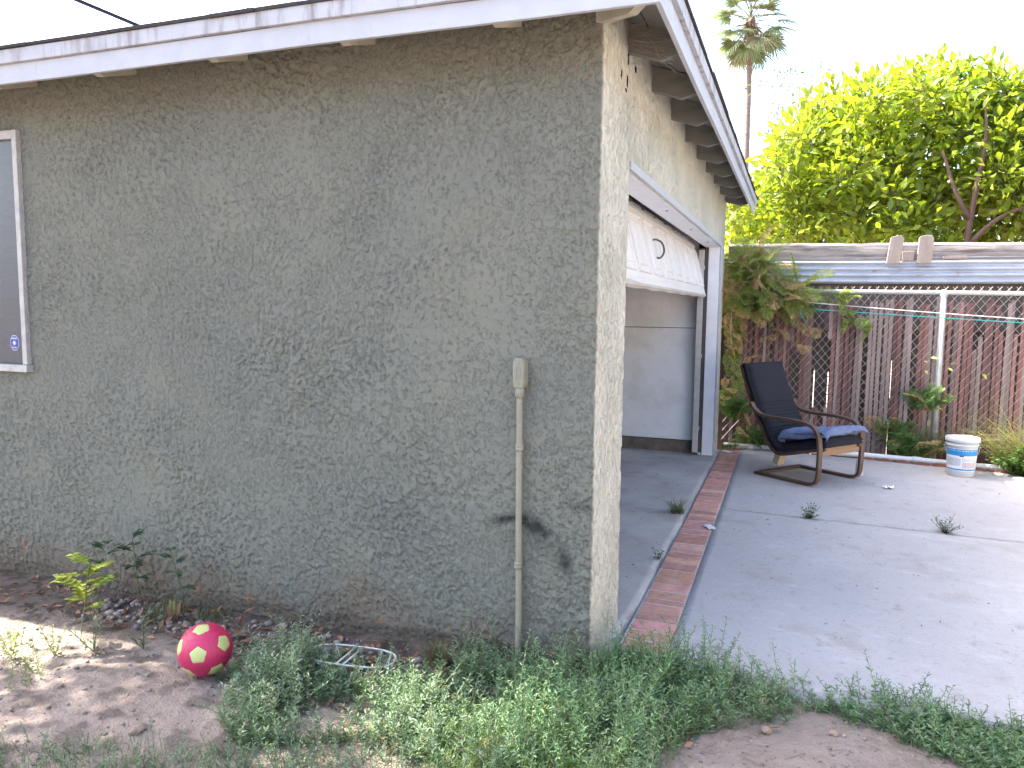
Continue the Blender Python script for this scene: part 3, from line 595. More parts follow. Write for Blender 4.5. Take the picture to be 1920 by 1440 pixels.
# dry twigs caught under the eave
mb = MB()
for i in range(26):
    p = Vector((random.uniform(.0, .05), random.uniform(.30, .42), random.uniform(2.60, 2.72))); q = [p]
    d = Vector((random.uniform(.5, 1), random.uniform(-.35, .25), random.uniform(-.45, .1))).normalized()
    for j in range(5): d = (d + Vector([random.uniform(-.25, .25) for _ in range(3)])).normalized(); q.append(q[-1] + d * random.uniform(.02, .06))
    q = [v for v in q if v.x < .245]
    if len(q) > 2: mb.tube(q, random.uniform(.0006, .0014), 4, 0)
mb.build('twig_bundle', M_twig, label='tangle of thin dry twigs caught under the eave beside the first rafter', cat='twigs')

# ================================================================= OVERHEAD CABLES
def ray(px, py): d = CF + CR * ((px - 960) / 1435.72) - CU * ((py - 720) / 1435.72); return d
CP = Vector((.75634, -3.03011, 1.5))
def roofpt(px, py):
    d = ray(px, py); n = Vector((0, -TAN, 1)); p0 = Vector((0, EY0 - .045, 2.715)); t = (p0 - CP).dot(n) / d.dot(n); return CP + d * t
a = CP + ray(60, -34) * 9.0; b = CP + ray(263, 51) * 9.6; e = b + (b - a) * .5
e = Vector((e.x, e.y, e.z)); mb = MB()
dirv = (b - a).normalized(); far = a - dirv * 40
# drop from the right towards a point on the roof behind the eave
n_ = Vector((0, -TAN, 1)); tt = (Vector((0, EY0, 2.71)) - b).dot(n_) / dirv.dot(n_) if abs(dirv.dot(n_)) > 1e-4 else 3
end = b + dirv * (min(max(tt, .3), 6) if tt > 0 else 3)
for off, rr in ((0, .016), (.024, .009)):
    mb.tube([far + Vector((0, 0, off)), a + Vector((0, 0, off)), b + Vector((0, 0, off)), end + Vector((0, 0, off))], rr, 6)
mb.build('power_cable', M_cable, label='thick dark bundled cable crossing the sky at the top left', cat='cable')
a = CP + ray(420, -9) * 14; b = CP + ray(476, 21) * 14.4; dv = (b - a).normalized(); mb = MB(); mb.tube([a - dv * 40, a, b, b + dv * .8], .011, 6)
mb.build('power_cable', M_cable, label='thin dark cable in the sky right of the thick bundled one', cat='cable')
# ================================================================= CHAIN-LINK FENCE WITH WOOD SLATS
FY = 5.75; FX0, FX1 = .02, 6.5; RZ = 1.70
FN = empty('chain_link_fence', (2.12, FY, 0), label='chain link fence threaded with worn red brown wooden slats, galvanised rail and post', cat='fence')
def fpart(mb, name, m, **k):
    o = mb.build(name, m, FN, **k); o.matrix_parent_inverse = Matrix.Translation((-2.12, -FY, 0)); return o
mb = MB(); mb.tube([(FX0, FY, RZ + .012), (2.0, FY, RZ), (4, FY, RZ - .02), (FX1, FY, RZ - .02)], .022, 12); fpart(mb, 'top_rail', M_galv)
for px_ in (2.125, 4.6):
    mb = MB(); mb.tube([(px_, FY - .005, -.15), (px_, FY - .005, 1.67)], .03, 14); mb.lathe([(.034, 0), (.034, .05), (.024, .07), (0, .075)], (px_, FY - .005, 1.655), 14); fpart(mb, 'post', M_galv)
P_ = .078; mb = MB(); hz0, hz1 = .06, RZ + .06
for i in range(int((FX1 - FX0) / P_) + 45):
    for sgn, dy in ((1, -.016), (-1, .006)):
        xa = FX0 + (i - 22) * P_; H = hz1 - hz0; xb = xa + sgn * H * .80
        if sgn < 0: xa, xb = xa + H * .8, xa
        # clip to fence extent
        za, zb = hz0, hz1
        def at(x): return za + (x - xa) / (xb - xa) * (zb - za)
        lo, hi = min(xa, xb), max(xa, xb)
        if hi < FX0 or lo > FX1: continue
        pts = []
        for xx in (xa, xb):
            xc = min(max(xx, FX0), FX1); pts.append((xc, at(xc)))
        (x0, z0), (x1, z1) = pts; n = max(2, int(abs(z1 - z0) / .14))
        mb.tube([(x0 + (x1 - x0) * t / n + .004 * sin(t * 2.1 + i), FY + dy + .003 * sin(t * 1.7 + i * 2), z0 + (z1 - z0) * t / n) for t in range(n + 1)], .0024, 4, caps=False)
fpart(mb, 'wire_mesh', M_wire)
mb = MB(); x = FX0 + .03; i = 0
gaps = [(.70, .76, .35, 1.15), (.93, 1.08, .35, 1.25), (2.40, 2.47, 1.25, 1.36)]
while x < FX1:
    wd = .034 + random.uniform(-.004, .004); top = RZ - .07 + random.uniform(-.05, .03); bot = .0 + random.uniform(0, .02); lean = random.uniform(-.012, .012)
    if random.random() < .08: top -= random.uniform(.05, .35)
    col = random.choice([(.18, .085, .078), (.15, .078, .072), (.20, .105, .095), (.15, .105, .098), (.24, .185, .17), (.12, .062, .058), (.20, .15, .138), (.19, .09, .082), (.22, .165, .15)]); q = random.uniform(1.05, 1.55); col = tuple(c * q for c in col)
    segs = [(bot, top)]
    for (ga, gb, z0, z1) in gaps:
        if ga < x < gb: segs = [(bot, z0 + random.uniform(-.15, .15))] + ([(z1 + random.uniform(-.1, .1), top)] if random.random() < .6 else [])
    if random.random() < .03: segs = []
    for (z0, z1) in segs:
        if z1 - z0 < .05: continue
        n = 6; vs = []; th_ = .006; ph = random.uniform(0, 6)
        for j in range(n + 1):
            z = z0 + (z1 - z0) * j / n; xx = x + lean * (z / 1.7) + .002 * sin(j + ph); yy = FY - .005 + .003 * sin(j * 1.3 + ph)
            vs += [(xx, yy, z), (xx + wd, yy + random.uniform(-.001, .001), z), (xx + wd, yy + th_, z), (xx, yy + th_, z)]
        fs = [(j * 4 + k2, j * 4 + (k2 + 1) % 4, j * 4 + 4 + (k2 + 1) % 4, j * 4 + 4 + k2) for j in range(n) for k2 in range(4)] + [(3, 2, 1, 0), tuple(n * 4 + k2 for k2 in range(4))]
        mb.add(vs, fs, 0, col)
    x += wd + random.choice([.006, .008, .010, .012, .014]) + (.012 if random.random() < .06 else 0); i += 1
fpart(mb, 'slat_panel', M_slat)

# neighbour's board fence behind, patched with corrugated iron and capped with a timber
NF = empty('board_fence', (2.0, 6.02, 0), label='old grey board fence behind, capped by a weathered timber and corrugated iron', cat='fence')
def npart(mb, name, m, **k):
    o = mb.build(name, m, NF, **k); o.matrix_parent_inverse = Matrix.Translation((-2.0, -6.02, 0)); return o
mb = MB(); x = -.6
while x < 7.2:
    wd = random.uniform(.12, .15); yb = 6.03 + random.uniform(0, .006); zt_ = 1.96 + random.uniform(-.03, .03); slit = any(x < q <= x + wd for q in (.55, .85, 1.02, 1.62, 2.3, 3.4)); zs = random.uniform(.75, 1.0)
    mb.box((x, yb, zs), (x + wd, 6.05, zt_)); mb.box((x, yb, -.2), (x + wd - (.011 if slit else .0), 6.05, zs)); x += wd - .0005
npart(mb, 'board_panel', M_oldv)
mb = MB(); mb.box((-.6, 5.985, 1.30), (7.2, 6.028, 1.39)); npart(mb, 'cross_rail', M_oldv); mb = MB(); mb.box((-.6, 5.985, .35), (7.2, 6.028, .44)); npart(mb, 'cross_rail', M_oldv)
mb = MB(); n = 120; xs = np.linspace(-.6, 7.2, n); m_ = 40; vs = []
for i in range(m_ + 1):
    t = i / m_; z = 1.795 + .275 * t
    for xx in xs:
        vs.append((xx, 5.965 + .013 * cos(t * 2 * pi * 4.2 + .6) + .004 * float(perlin(np.array(xx * 1.5), np.array(t * 2.0), 4)), z + .008 * float(perlin(np.array(xx * .7), np.array(0.0), 9)) - .004 * (xx - 1.5)))
mb.add(vs, [tuple(q) for q in gridfaces(n, m_ + 1)], 0, sm=True); o = npart(mb, 'corrugated_sheet', M_corr); sm_ = o.modifiers.new('thick', 'SOLIDIFY'); sm_.thickness = .002
mb = MB(); n = 90; xs = np.linspace(.0, 7.2, n); vs = []
for xx in xs:
    p = [float(v) for v in (.012 * perlin(xx * 2.2, .0, 5), .010 * perlin(xx * 2.6, 3., 6), .006 * perlin(xx * 9, 1., 7))]
    zt = 2.235 - .010 * (xx - .5) + p[0] * .6 + p[2]; zb = 2.04 + p[1] * .3
    vs += [(xx, 5.965 + p[1], zb), (xx, 6.06, zb), (xx, 6.055, zt - .012), (xx, 6.03, zt), (xx, 5.985 + p[0], zt - .004), (xx, 5.968 + p[1], zt - .03), (xx, 5.962 + p[2], (zt + zb) / 2)]
k = 7; mb.add(vs, [(i * k + j, i * k + (j + 1) % k, (i + 1) * k + (j + 1) % k, (i + 1) * k + j) for i in range(n - 1) for j in range(k)] + [tuple(range(k)), tuple((n - 1) * k + j for j in range(k))])
npart(mb, 'timber_cap', M_old)
M_stake = mat('stake_wood', (.36, .29, .25), .9, scale=9, var=.2, bump=.6, bscale=40, stretch=(1, 1, .2))
for (xa, wd, z1, lean) in ((1.60, .125, 2.285, .03), (1.885, .135, 2.285, .01)):
    mb = MB(); c = .02; poly = [(xa, 2.0), (xa + wd, 2.0), (xa + wd + lean, z1 - c * 1.5), (xa + wd + lean - c, z1), (xa + wd * .5 + lean, z1 + .004), (xa + lean + c, z1 - .005), (xa + lean, z1 - c)]
    mb.prism(poly, 1, 5.90, 5.94); npart(mb, 'stake', M_stake, bevel=.004)
mb = MB(); mb.box((1.75, 5.94, 2.03), (1.86, 5.958, 2.13)); npart(mb, 'wood_block', M_stake, bevel=.004); mb = MB(); mb.box((2.12, 5.92, 2.045), (2.34, 5.944, 2.075)); npart(mb, 'wood_block', M_stake, bevel=.004)

# clotheslines and hanging cord
def sagline(a, b, sag, n=16): a, b = Vector(a), Vector(b); return [a.lerp(b, t / n) - Vector((0, 0, sag * 4 * (t / n) * (1 - t / n))) for t in range(n + 1)]
mb = MB(); mb.tube(sagline((.03, 5.60, 1.665), (4.6, 5.60, 1.36), .035), .0042, 6); mb.build('clothesline', M_cord, label='white clothesline stretched across the slatted fence, above the teal one', cat='cord')
mb = MB(); mb.tube(sagline((.80, 5.60, 1.525), (4.6, 5.60, 1.33), .012), .0045, 6); mb.tube(smooth_path([(.80, 5.598, 1.525), (.80, 5.59, 1.46), (.83, 5.59, 1.40), (.85, 5.59, 1.36)], 4), .0035, 5); mb.tube(smooth_path([(.80, 5.598, 1.525), (.785, 5.59, 1.47), (.80, 5.59, 1.42)], 4), .0035, 5); mb.tube(sagline((.80, 5.6, 1.525), (.05, 5.6, 1.64), .01), .0025, 5, 1)
mb.build('clothesline', [M_teal, M_cord], label='teal green cord knotted to a thin line, stretched below the white one', cat='cord')
mb = MB(); mb.tube(smooth_path([(.085, 5.575, 1.66), (.09, 5.57, 1.45), (.088, 5.57, 1.25), (.10, 5.57, 1.11), (.07, 5.57, 1.12)], 5), .0042, 6); mb.build('hanging_cord', M_cord, label='short white cord hanging down over the fern beside the garage door', cat='cord')

# white pipe along the foot of the fence and the scalloped edging
mb = MB(); mb.tube([(.06, 5.56, .028), (.9, 5.57, .028), (1.42, 5.53, .03), (2.2, 5.42, .03), (2.9, 5.27, .03), (4.6, 4.98, .03)], .028, 14); mb.tube([(1.9, 5.463, .03), (1.98, 5.452, .03)], .033, 14); mb.tube([(.3, 5.563, .028), (.37, 5.564, .028)], .033, 14)
mb.build('pipe', M_pvc, label='long white plastic pipe lying along the foot of the slatted fence', cat='pipe')
n_ed = 0
def scallop():
    mb = MB(); n = 12
    poly = [(-.075, 0)] + [(.075 * cos(t), .014 + .034 * sin(t)) for t in np.linspace(pi, 0, n)] + [(.075, 0)]
    mb.prism(poly[::-1], 1, -.012, .012); return mb
sc0 = None
for i in range(9):
    xx = 1.50 + i * .157; yy = 5.47 - (xx - 1.5) * .17
    if 2.02 < xx < 2.02: continue
    if sc0 is None:
        sc0 = scallop().build('edging_tile', M_terra, bevel=.003); o = sc0
    else: o = sc0.copy(); C.objects.link(o)
    o.location = (xx, yy - .03, -.012 + random.uniform(-.012, .004)); o.rotation_euler = (random.uniform(-.25, .05), random.uniform(-.1, .1), -.17 + random.uniform(-.08, .08))
    setp(o, 'small terracotta scalloped edging tile set in the row before the white pipe', 'edging tile', 'scalloped edging tiles by the fence')

# ================================================================= ARMCHAIR
CH = empty('armchair', (.895, 4.33, 0), -R(36.9), label='bentwood cantilever armchair with a black ribbed cushion by the fence', cat='armchair')
loop = smooth_path([(-.40, .655), (-.36, .60), (-.28, .555), (-.15, .545), (.05, .545), (.2, .533), (.275, .505), (.32, .44), (.337, .34), (.338, .22), (.335, .10), (.315, .045), (.27, .020), (.18, .013), (-.05, .013), (-.32, .013)], 6)
for s in (-1, 1):
    mb = MB(); mb.sweep(loop, s * .30 - .026, s * .30 + .026, .026); mb.build('side_frame', M_chairwood, CH, bevel=.004)
sf = smooth_path([(.36, .330), (.2, .290), (.03, .243), (-.08, .218), (-.16, .230), (-.235, .30), (-.305, .42), (-.40, .58), (-.485, .76), (-.545, .90), (-.58, .985)], 6)
for s in (-1, 1):
    mb = MB(); mb.sweep(sf, s * .245 - .014, s * .245 + .014, .03); mb.build('seat_frame', M_chairwood, CH, bevel=.004)
mb = MB(); mb.box((.318, -.273, .265), (.337, .273, .335)); mb.build('front_rail', M_railwood, CH, bevel=.004)
mb = MB(); mb.box((-.318, -.273, .004), (-.262, .273, .026)); mb.build('floor_rail', M_chairwood, CH, bevel=.004)
mb = MB(); mb.prism([(-.26, .10), (-.20, .085), (-.16, .21), (-.22, .23)], 1, -.15, -.06); mb.build('strap', M_palewood, CH)
mb = MB()
for t in (4, 8, 12): pass
for i in (8, 20, 36, 46, 56):
    x_, z_ = sf[i]; mb = MB(); mb.box((x_ - .02, -.231, z_ - .012), (x_ + .02, .231, z_ + .010)); mb.build('cross_slat', M_chairwood, CH)
# cushion: follows the frame, thick, with sewn ribs
path = smooth_path([(.375, .352), (.2, .312), (.03, .265), (-.07, .242), (-.145, .258), (-.215, .325), (-.285, .435), (-.378, .588), (-.462, .765), (-.522, .905), (-.56, 1.0)], 18)
pl = np.array(path); d = np.gradient(pl, axis=0); d = d / np.linalg.norm(d, axis=1, keepdims=True); nv = np.stack([d[:, 1], -d[:, 0]], 1)   # towards the sitter (front/up)
ln = np.concatenate([[0], np.cumsum(np.linalg.norm(np.diff(pl, axis=0), axis=1))]); T = ln[-1]
nu = 25; us = np.linspace(-1, 1, nu); top = []; bot = []
for i in range(len(pl)):
    u01 = ln[i] / T; endf = min(1, min(ln[i], T - ln[i]) / .03) ** .5
    rib = .016 * abs(sin(pi * (ln[i] - .40) / .036)) ** .7 if .56 < ln[i] < 1.0 else .012
    for u in us:
        sidef = (1 - abs(u) ** 8) ** .5 if abs(u) < 1 else 0
        wv = .26 + .004 * sin(i * .33)
        h_ = (.012 + .058 * endf * (1 - .12 * u * u)) * (.25 + .75 * sidef) + rib * sidef * endf
        top.append((pl[i][0] + nv[i][0] * h_, u * wv, pl[i][1] + nv[i][1] * h_)); bot.append((pl[i][0] - nv[i][0] * .006, u * wv, pl[i][1] - nv[i][1] * .006))
top = np.array(top); bot = np.array(bot)
nI = len(pl); F1 = gridfaces(nu, nI); nn = nu * nI; i_ = np.arange(nn).reshape(nI, nu); ring = np.concatenate([i_[0, :], i_[1:, -1], i_[-1, -2::-1], i_[-2:0:-1, 0]])
side = np.stack([ring, ring + nn, np.roll(ring, -1) + nn, np.roll(ring, -1)], -1)
link('cushion', npmesh('cushion', np.concatenate([top, bot]), np.concatenate([F1, F1[:, ::-1] + nn, side]), True), M_black, CH)
mb = MB(); mb.tube([tuple(p) for p in ((pl[i][0] + nv[i][0] * .03, -.262, pl[i][1] + nv[i][1] * .03) for i in range(0, nI, 3))], .006, 6); mb.build('piping', M_black, CH); mb = MB(); mb.tube([tuple(p) for p in ((pl[i][0] + nv[i][0] * .03, .262, pl[i][1] + nv[i][1] * .03) for i in range(0, nI, 3))], .006, 6); mb.build('piping', M_black, CH)
# folded towel on the seat
ca, sa = cos(-R(36.9)), sin(-R(36.9))
tp = [(-.02, .345), (.10, .365), (.25, .395), (.325, .412), (.338, .418), (.345, .430), (.33, .438), (.25, .42), (.10, .39), (-.03, .372), (-.09, .37), (-.105, .385), (-.09, .40), (0, .405), (.12, .418), (.27, .447), (.345, .462), (.375, .447), (.39, .415)]
tp = smooth_path(tp, 5); nv_ = 46; V_ = []
for i, (x_, z_) in enumerate(tp):
    for j in range(nv_):
        v = -1 + 2 * j / (nv_ - 1); lay = i / len(tp); yy = v * (.265 + .025 * lay) + .012 * sin(i * .17) + .01 * float(perlin(i * .09, 2., 5))
        a_ = .014 * float(perlin(x_ * 9 + lay * 3, yy * 9, 12)) + .006 * float(perlin(x_ * 22, yy * 20, 13)); b_ = .020 * float(perlin(yy * 7, lay * 2, 14))
        edge = .055 * (abs(v) ** 9) * (1.2 if v < 0 else .6) * (1 if lay > .5 else -.2)
        V_.append((x_ + b_ * (.3 + lay), yy, z_ + a_ * (.4 + lay) - edge + .016 + .028 * lay))
o = link('towel', npmesh('towel', np.array(V_), gridfaces(nv_, len(tp)), True), M_towel, label='folded blue towel lying on the seat of the black armchair', cat='towel')
o.location = (.895, 4.33, 0); o.rotation_euler = (0, 0, -R(36.9)); s_ = o.modifiers.new('thick', 'SOLIDIFY'); s_.thickness = .009; s_.offset = 0

# ================================================================= BUCKET, BOTTLE, LITTER
B_ = empty('bucket', (2.242, 4.985, 0), label='white plastic pail with a closed lid and blue banded label near the fence', cat='bucket')
mb = MB(); mb.lathe([(0, .002), (.108, .002), (.113, .008), (.128, .285), (.136, .287), (.137, .296), (.130, .298), (.131, .318), (.0, .318)], (0, 0, 0), 56); mb.build('pail_body', M_plastic, B_)
mb = MB(); mb.lathe([(.139, .320), (.142, .322), (.143, .352), (.139, .358), (.128, .358), (.126, .352), (.07, .352), (.066, .355), (.060, .352), (0, .352)], (0, 0, 0), 56)
for j in range(20): t = 2 * pi * j / 20; mb.box((.1425 * cos(t) - .002, .1425 * sin(t) - .002, .322), (.1425 * cos(t) + .002, .1425 * sin(t) + .002, .338))
mb.build('lid', M_plastic, B_)
def pr(z): return .113 + (z - .008) / .277 * .015
A0 = math.atan2(-3.03 - 4.985, .756 - 2.242)      # towards the viewer side
def wrap(mb, a0, a1, z0, z1, mi, off=.0012, n=None):
    n = n or max(1, int(abs(a1 - a0) / .12) + 1)
    vs = []
    for i in range(n + 1):
        a = A0 + a0 + (a1 - a0) * i / n
        for z in (z0, z1): r_ = pr(z) + off; vs.append((r_ * cos(a), r_ * sin(a), z))
    mb.add(vs, [(2 * i, 2 * i + 2, 2 * i + 3, 2 * i + 1) for i in range(n)], mi)
mb = MB(); wrap(mb, -1.25, 1.25, .055, .262, 0, .0008, 24); wrap(mb, -1.25, 1.25, .198, .258, 1, .0016, 24); wrap(mb, -1.25, 1.25, .062, .076, 1, .0016, 24)
wrap(mb, -.12, .14, .190, .200, 2, .0024)
for r_ in range(9):
    z = .172 - r_ * .0085; a = -1.15
    while a < -.05: l = random.uniform(.05, .22); wrap(mb, a, min(a + l, -.03), z, z + .0042, 3, .0016); a += l + .03
for r_ in range(4):
    z = .174 - r_ * .0085; a = .05
    while a < 1.1: l = random.uniform(.05, .2); wrap(mb, a, min(a + l, 1.14), z, z + .0040, 3, .0016); a += l + .03
for r_ in range(10):
    z = .136 - r_ * .0056; a = .08
    while a < 1.1: l = random.uniform(.05, .2); wrap(mb, a, min(a + l, 1.14), z, z + .0034, 4 if r_ % 3 else 3, .0016); a += l + .02
for i in range(14): wrap(mb, -1.0 + i * .15, -1.0 + i * .15 + random.uniform(.04, .1), .240, .246, 0, .0024)
mb.build('label', [M_label, M_blue, M_inkblk, M_ink, M_inkred], B_)
mb = MB(); q = []
for j in range(21): t = pi * j / 20; q.append((.139 * cos(t), -.02 - .04 * sin(t), .275 - .135 * sin(t)))
rot = Matrix.Rotation(A0 + pi / 2, 4, 'Z'); mb.tube([rot @ Vector(p) for p in q], .0026, 6)
mb.lathe([(0, 0), (.012, 0), (.012, .006), (0, .006)], tuple(rot @ Vector((.139, -.02, .272))), 8); mb.lathe([(0, 0), (.012, 0), (.012, .006), (0, .006)], tuple(rot @ Vector((-.139, -.02, .272))), 8)
mb.build('handle', M_galv, B_)
BT = empty('bottle', (1.352, 4.56, 0), label='white plastic bottle standing on the concrete behind the armchair leg', cat='bottle')
mb = MB(); mb.lathe([(0, .001), (.030, .001), (.033, .006), (.033, .135), (.030, .150), (.018, .165), (.014, .170), (.014, .175), (0, .175)], (0, 0, 0), 28); mb.build('bottle_body', M_plastic, BT)
mb = MB(); mb.lathe([(.016, .170), (.016, .195), (.010, .200), (0, .200)], (0, 0, 0), 20); mb.build('cap', M_plastic, BT)
def scrap(loc, r, label, seed, hh=.012):
    g = np.linspace(-1, 1, 14); U, V = np.meshgrid(g, g); Xx = U * r * (1 + .3 * perlin(U * 2, V * 2, seed)); Yy = V * r * .55 * (1 + .3 * perlin(U * 2, V * 2, seed + 1)); Zz = .003 + hh * np.abs(perlin(U * 2.2, V * 2.2, seed + 2)) * 2.2
    o = link('paper_scrap', npmesh('paper_scrap', np.stack([Xx, Yy, Zz], -1).reshape(-1, 3), gridfaces(14, 14), False), M_paper, label=label, cat='litter', group='paper scraps on the ground'); o.location = loc; o.rotation_euler = (0, 0, seed * .7)
    s_ = o.modifiers.new('thick', 'SOLIDIFY'); s_.thickness = .0012
scrap((.255, 2.29, .003), .05, 'white crumpled paper scrap lying on the edge of the brick strip', 3)
scrap((1.548, 4.10, 0), .045, 'white crumpled paper scrap on the concrete between armchair and pail', 5, .03)
scrap((.115, 5.28, .003), .05, 'white scrap lying at the foot of the garage door jamb', 8, .008)

# ================================================================= BALL
bc = Vector((-1.490, -.60, .070)); BR = .108
def icodirs():
    ph = (1 + 5 ** .5) / 2; v = []
    for a in (-1, 1):
        for b in (-ph, ph): v += [(0, a, b), (a, b, 0), (b, 0, a)]
    return nrm(np.array(v, float))
ico = icodirs()
# two neighbouring pentagons seen in the photograph fix the ball's orientation
cd = (bc - CP).normalized(); rr_ = cd.cross(Vector((0, 0, 1))).normalized(); uu_ = rr_.cross(cd)
def vd(a, b): c = math.sqrt(max(0, 1 - a * a - b * b)); return np.array(rr_ * a + uu_ * b - cd * c)
tA = vd(-.27, -.19); tB = vd(.67, .13)
def frame(a, b): x_ = a / np.linalg.norm(a); z_ = np.cross(a, b); z_ /= np.linalg.norm(z_); return np.stack([x_, np.cross(z_, x_), z_], 1)
dts = ico @ ico[0]; nb = ico[np.argsort(-dts)[1]]
RM = frame(tA, tB) @ frame(ico[0], nb).T
bm = bmesh.new(); bmesh.ops.create_icosphere(bm, subdivisions=6, radius=1.0); me = bpy.data.meshes.new('ball'); bm.to_mesh(me); bm.free()
n = len(me.vertices); co = np.zeros(n * 3); me.vertices.foreach_get('co', co); co = nrm(co.reshape(-1, 3)); pent = ico @ RM.T
adj = ico @ ico.T
# truncated icosahedron: pentagon caps cut by planes at 1/3 of each edge
P12 = pent; dot = co @ P12.T; near = dot.argmax(1); second = np.sort(dot, 1)[:, -2]
pd = np.zeros(n)      # signed measure: > 0 inside a pentagon
for v in range(12):
    msk = near == v; nbs = np.where((adj[v] > .4) & (adj[v] < .9))[0]
    rel = co[msk] - P12[v] * dot[msk, v][:, None]; tang = nrm(P12[nbs] - P12[v] * (P12[nbs] @ P12[v])[:, None])
    # flat pentagon with corners pointing to the neighbours: its sides face between them
    ang = np.max(nrm(np.stack([tang[i] + tang[j] for i in range(5) for j in range(i + 1, 5) if tang[i] @ tang[j] > .2])) @ (rel / dot[msk, v][:, None]).T, 0)
    pd[msk] = .285 - ang
seamh = np.zeros(n)
third = np.sort(dot, 1)[:, -3]
hexseam = np.exp(-((np.sort(dot, 1)[:, -1] - second) / .018) ** 2) * (pd < -.01)
seam = np.maximum(np.exp(-(pd / .016) ** 2), hexseam * .9)
r_ = 1 - .022 * seam + .012 * perlin(co[:, 0] * 3 + 5, co[:, 1] * 3 + co[:, 2] * 2, 4)
dent = np.exp(-((co - vd(.62, .62) * 1.0) ** 2).sum(1) / .05); r_ = r_ - .045 * dent
me.vertices.foreach_set('co', (co * r_[:, None] * BR).ravel())
F = np.zeros(len(me.polygons) * 3, int); me.polygons.foreach_get('vertices', F) if False else None
mi = np.zeros(len(me.polygons), np.int32)
lv = np.zeros(len(me.loops), np.int32); me.loops.foreach_get('vertex_index', lv); fv = lv.reshape(-1, 3)
mi = (pd[fv].mean(1) > 0).astype(np.int32); me.polygons.foreach_set('material_index', mi); me.polygons.foreach_set('use_smooth', np.ones(len(mi), bool)); me.update()
o = link('ball', me, [M_magenta, M_lime], label='pink ball with lime green pentagons lying on the dirt', cat='ball'); o.location = bc

# ================================================================= WIRE RACK
RKX, RKY = -.945, -.358
RK = empty('wire_rack', (RKX, RKY, -.085), R(13), label='oval white wire rack lying in the weeds against the wall', cat='rack')
def stad(a, b, z, n=48, tilt=0): 
    out = []
    for i in range(n):
        t = 2 * pi * i / n; c, s_ = cos(t), sin(t); out.append((a * (abs(c) ** .62) * (1 if c > 0 else -1), b * (abs(s_) ** .80) * (1 if s_ > 0 else -1), z))
    return out
rim = stad(.185, .098, .115); low = stad(.140, .060, -.02)
mb = MB(); mb.tube(rim, .0042, 8, closed=True); mb.build('rim', M_rackwire, RK)
mb = MB(); mb.tube([(-.005, -.097, .117), (.020, .097, .117)], .0040, 6); mb.build('cross_bar', M_rackwire, RK); mb = MB(); mb.tube([(-.034, -.097, .117), (-.010, .097, .117)], .0040, 6); mb.build('cross_bar', M_rackwire, RK)
mb = MB()
for i in range(16):
    a_ = rim[(i * 3) % 48]; b1 = low[(i * 3 + 1) % 48]; b2 = low[(i * 3 - 2) % 48]
    mb.tube([a_, b1], .0019, 5); mb.tube([a_, b2], .0019, 5)
mb.tube(low, .0028, 6, closed=True); mb.build('spoke', M_rackwire, RK)
RK.rotation_euler = (R(-3), R(3), R(13))
# ================================================================= STONES AND LITTER ON THE DIRT
def pebble_mesh(rs):
    bm = bmesh.new(); bmesh.ops.create_icosphere(bm, subdivisions=1, radius=1.0)
    v = np.array([q.co[:] for q in bm.verts]); f = np.array([[q.index for q in p.verts] for p in bm.faces]); bm.free(); return v, f
pv, pf = pebble_mesh(0)
def pebbles(name, pts, smin, smax, seed, **k):
    V = []; Fc = []; Cc = []; n = 0; r2 = np.random.default_rng(seed)
    for (x, y) in pts:
        s_ = smin + (smax - smin) * r2.random() ** 3.5; sc = np.array([1, r2.uniform(.6, 1), r2.uniform(.4, .7)]) * s_; a = r2.uniform(0, 6.28)
        q = pv * (1 + r2.uniform(-.22, .22, (len(pv), 1))) * sc; q = np.stack([q[:, 0] * cos(a) - q[:, 1] * sin(a), q[:, 0] * sin(a) + q[:, 1] * cos(a), q[:, 2]], 1)
        q += np.array([x, y, float(ground_z(np.array(x), np.array(y))) + s_ * .25]); V.append(q); Fc.append(pf + n); n += len(q)
        c = r2.uniform(.55, 1.25); Cc.append(np.tile([c, c * r2.uniform(.9, 1.02), c * r2.uniform(.85, 1.05)], (len(q), 1)))
    return link(name, npmesh(name, np.concatenate(V), np.concatenate(Fc), False, np.concatenate(Cc)), M_pebble, **k)
def scatter(n, x0, x1, y0, y1, f=None):
    P = np.stack([rng.uniform(x0, x1, n), rng.uniform(y0, y1, n)], 1)
    if f is not None: P = P[rng.random(n) < f(P[:, 0], P[:, 1])]
    return P
pp = np.concatenate([scatter(420, -2.55, -1.15, -.42, -.06, lambda x, y: sstep(-.42, -.25, y + .1 * perlin(x * 3, y * 3, 4)) * .9), scatter(60, -1.2, -.6, -.3, -.05)])
pebbles('gravel', pp, .009, .030, 3, kind='stuff', label='loose grey stones on the soil along the foot of the wall', cat='gravel')
pp = np.concatenate([scatter(2600, .0, 1.6, -1.3, .05, lambda x, y: sstep(-.1, .3, perlin(x * 3, y * 3, 14)) + .25), scatter(1100, -3, 0, -1.7, -.4)])
pebbles('grit', pp, .003, .011, 4, kind='stuff', label='small stones and grit scattered over the bare dirt', cat='grit')
rk = [((.548, -.135), .030, 'upright pointed stone at the weed edge on the right dirt patch'), ((.72, -.155), .024, 'flat pale stone in the middle of the right dirt patch'), ((.95, -.10), .022, 'rounded tan stone at the right weeds of the dirt patch'), ((-1.42, -1.03), .026, 'single tan stone on the bare dirt below the pink ball')]
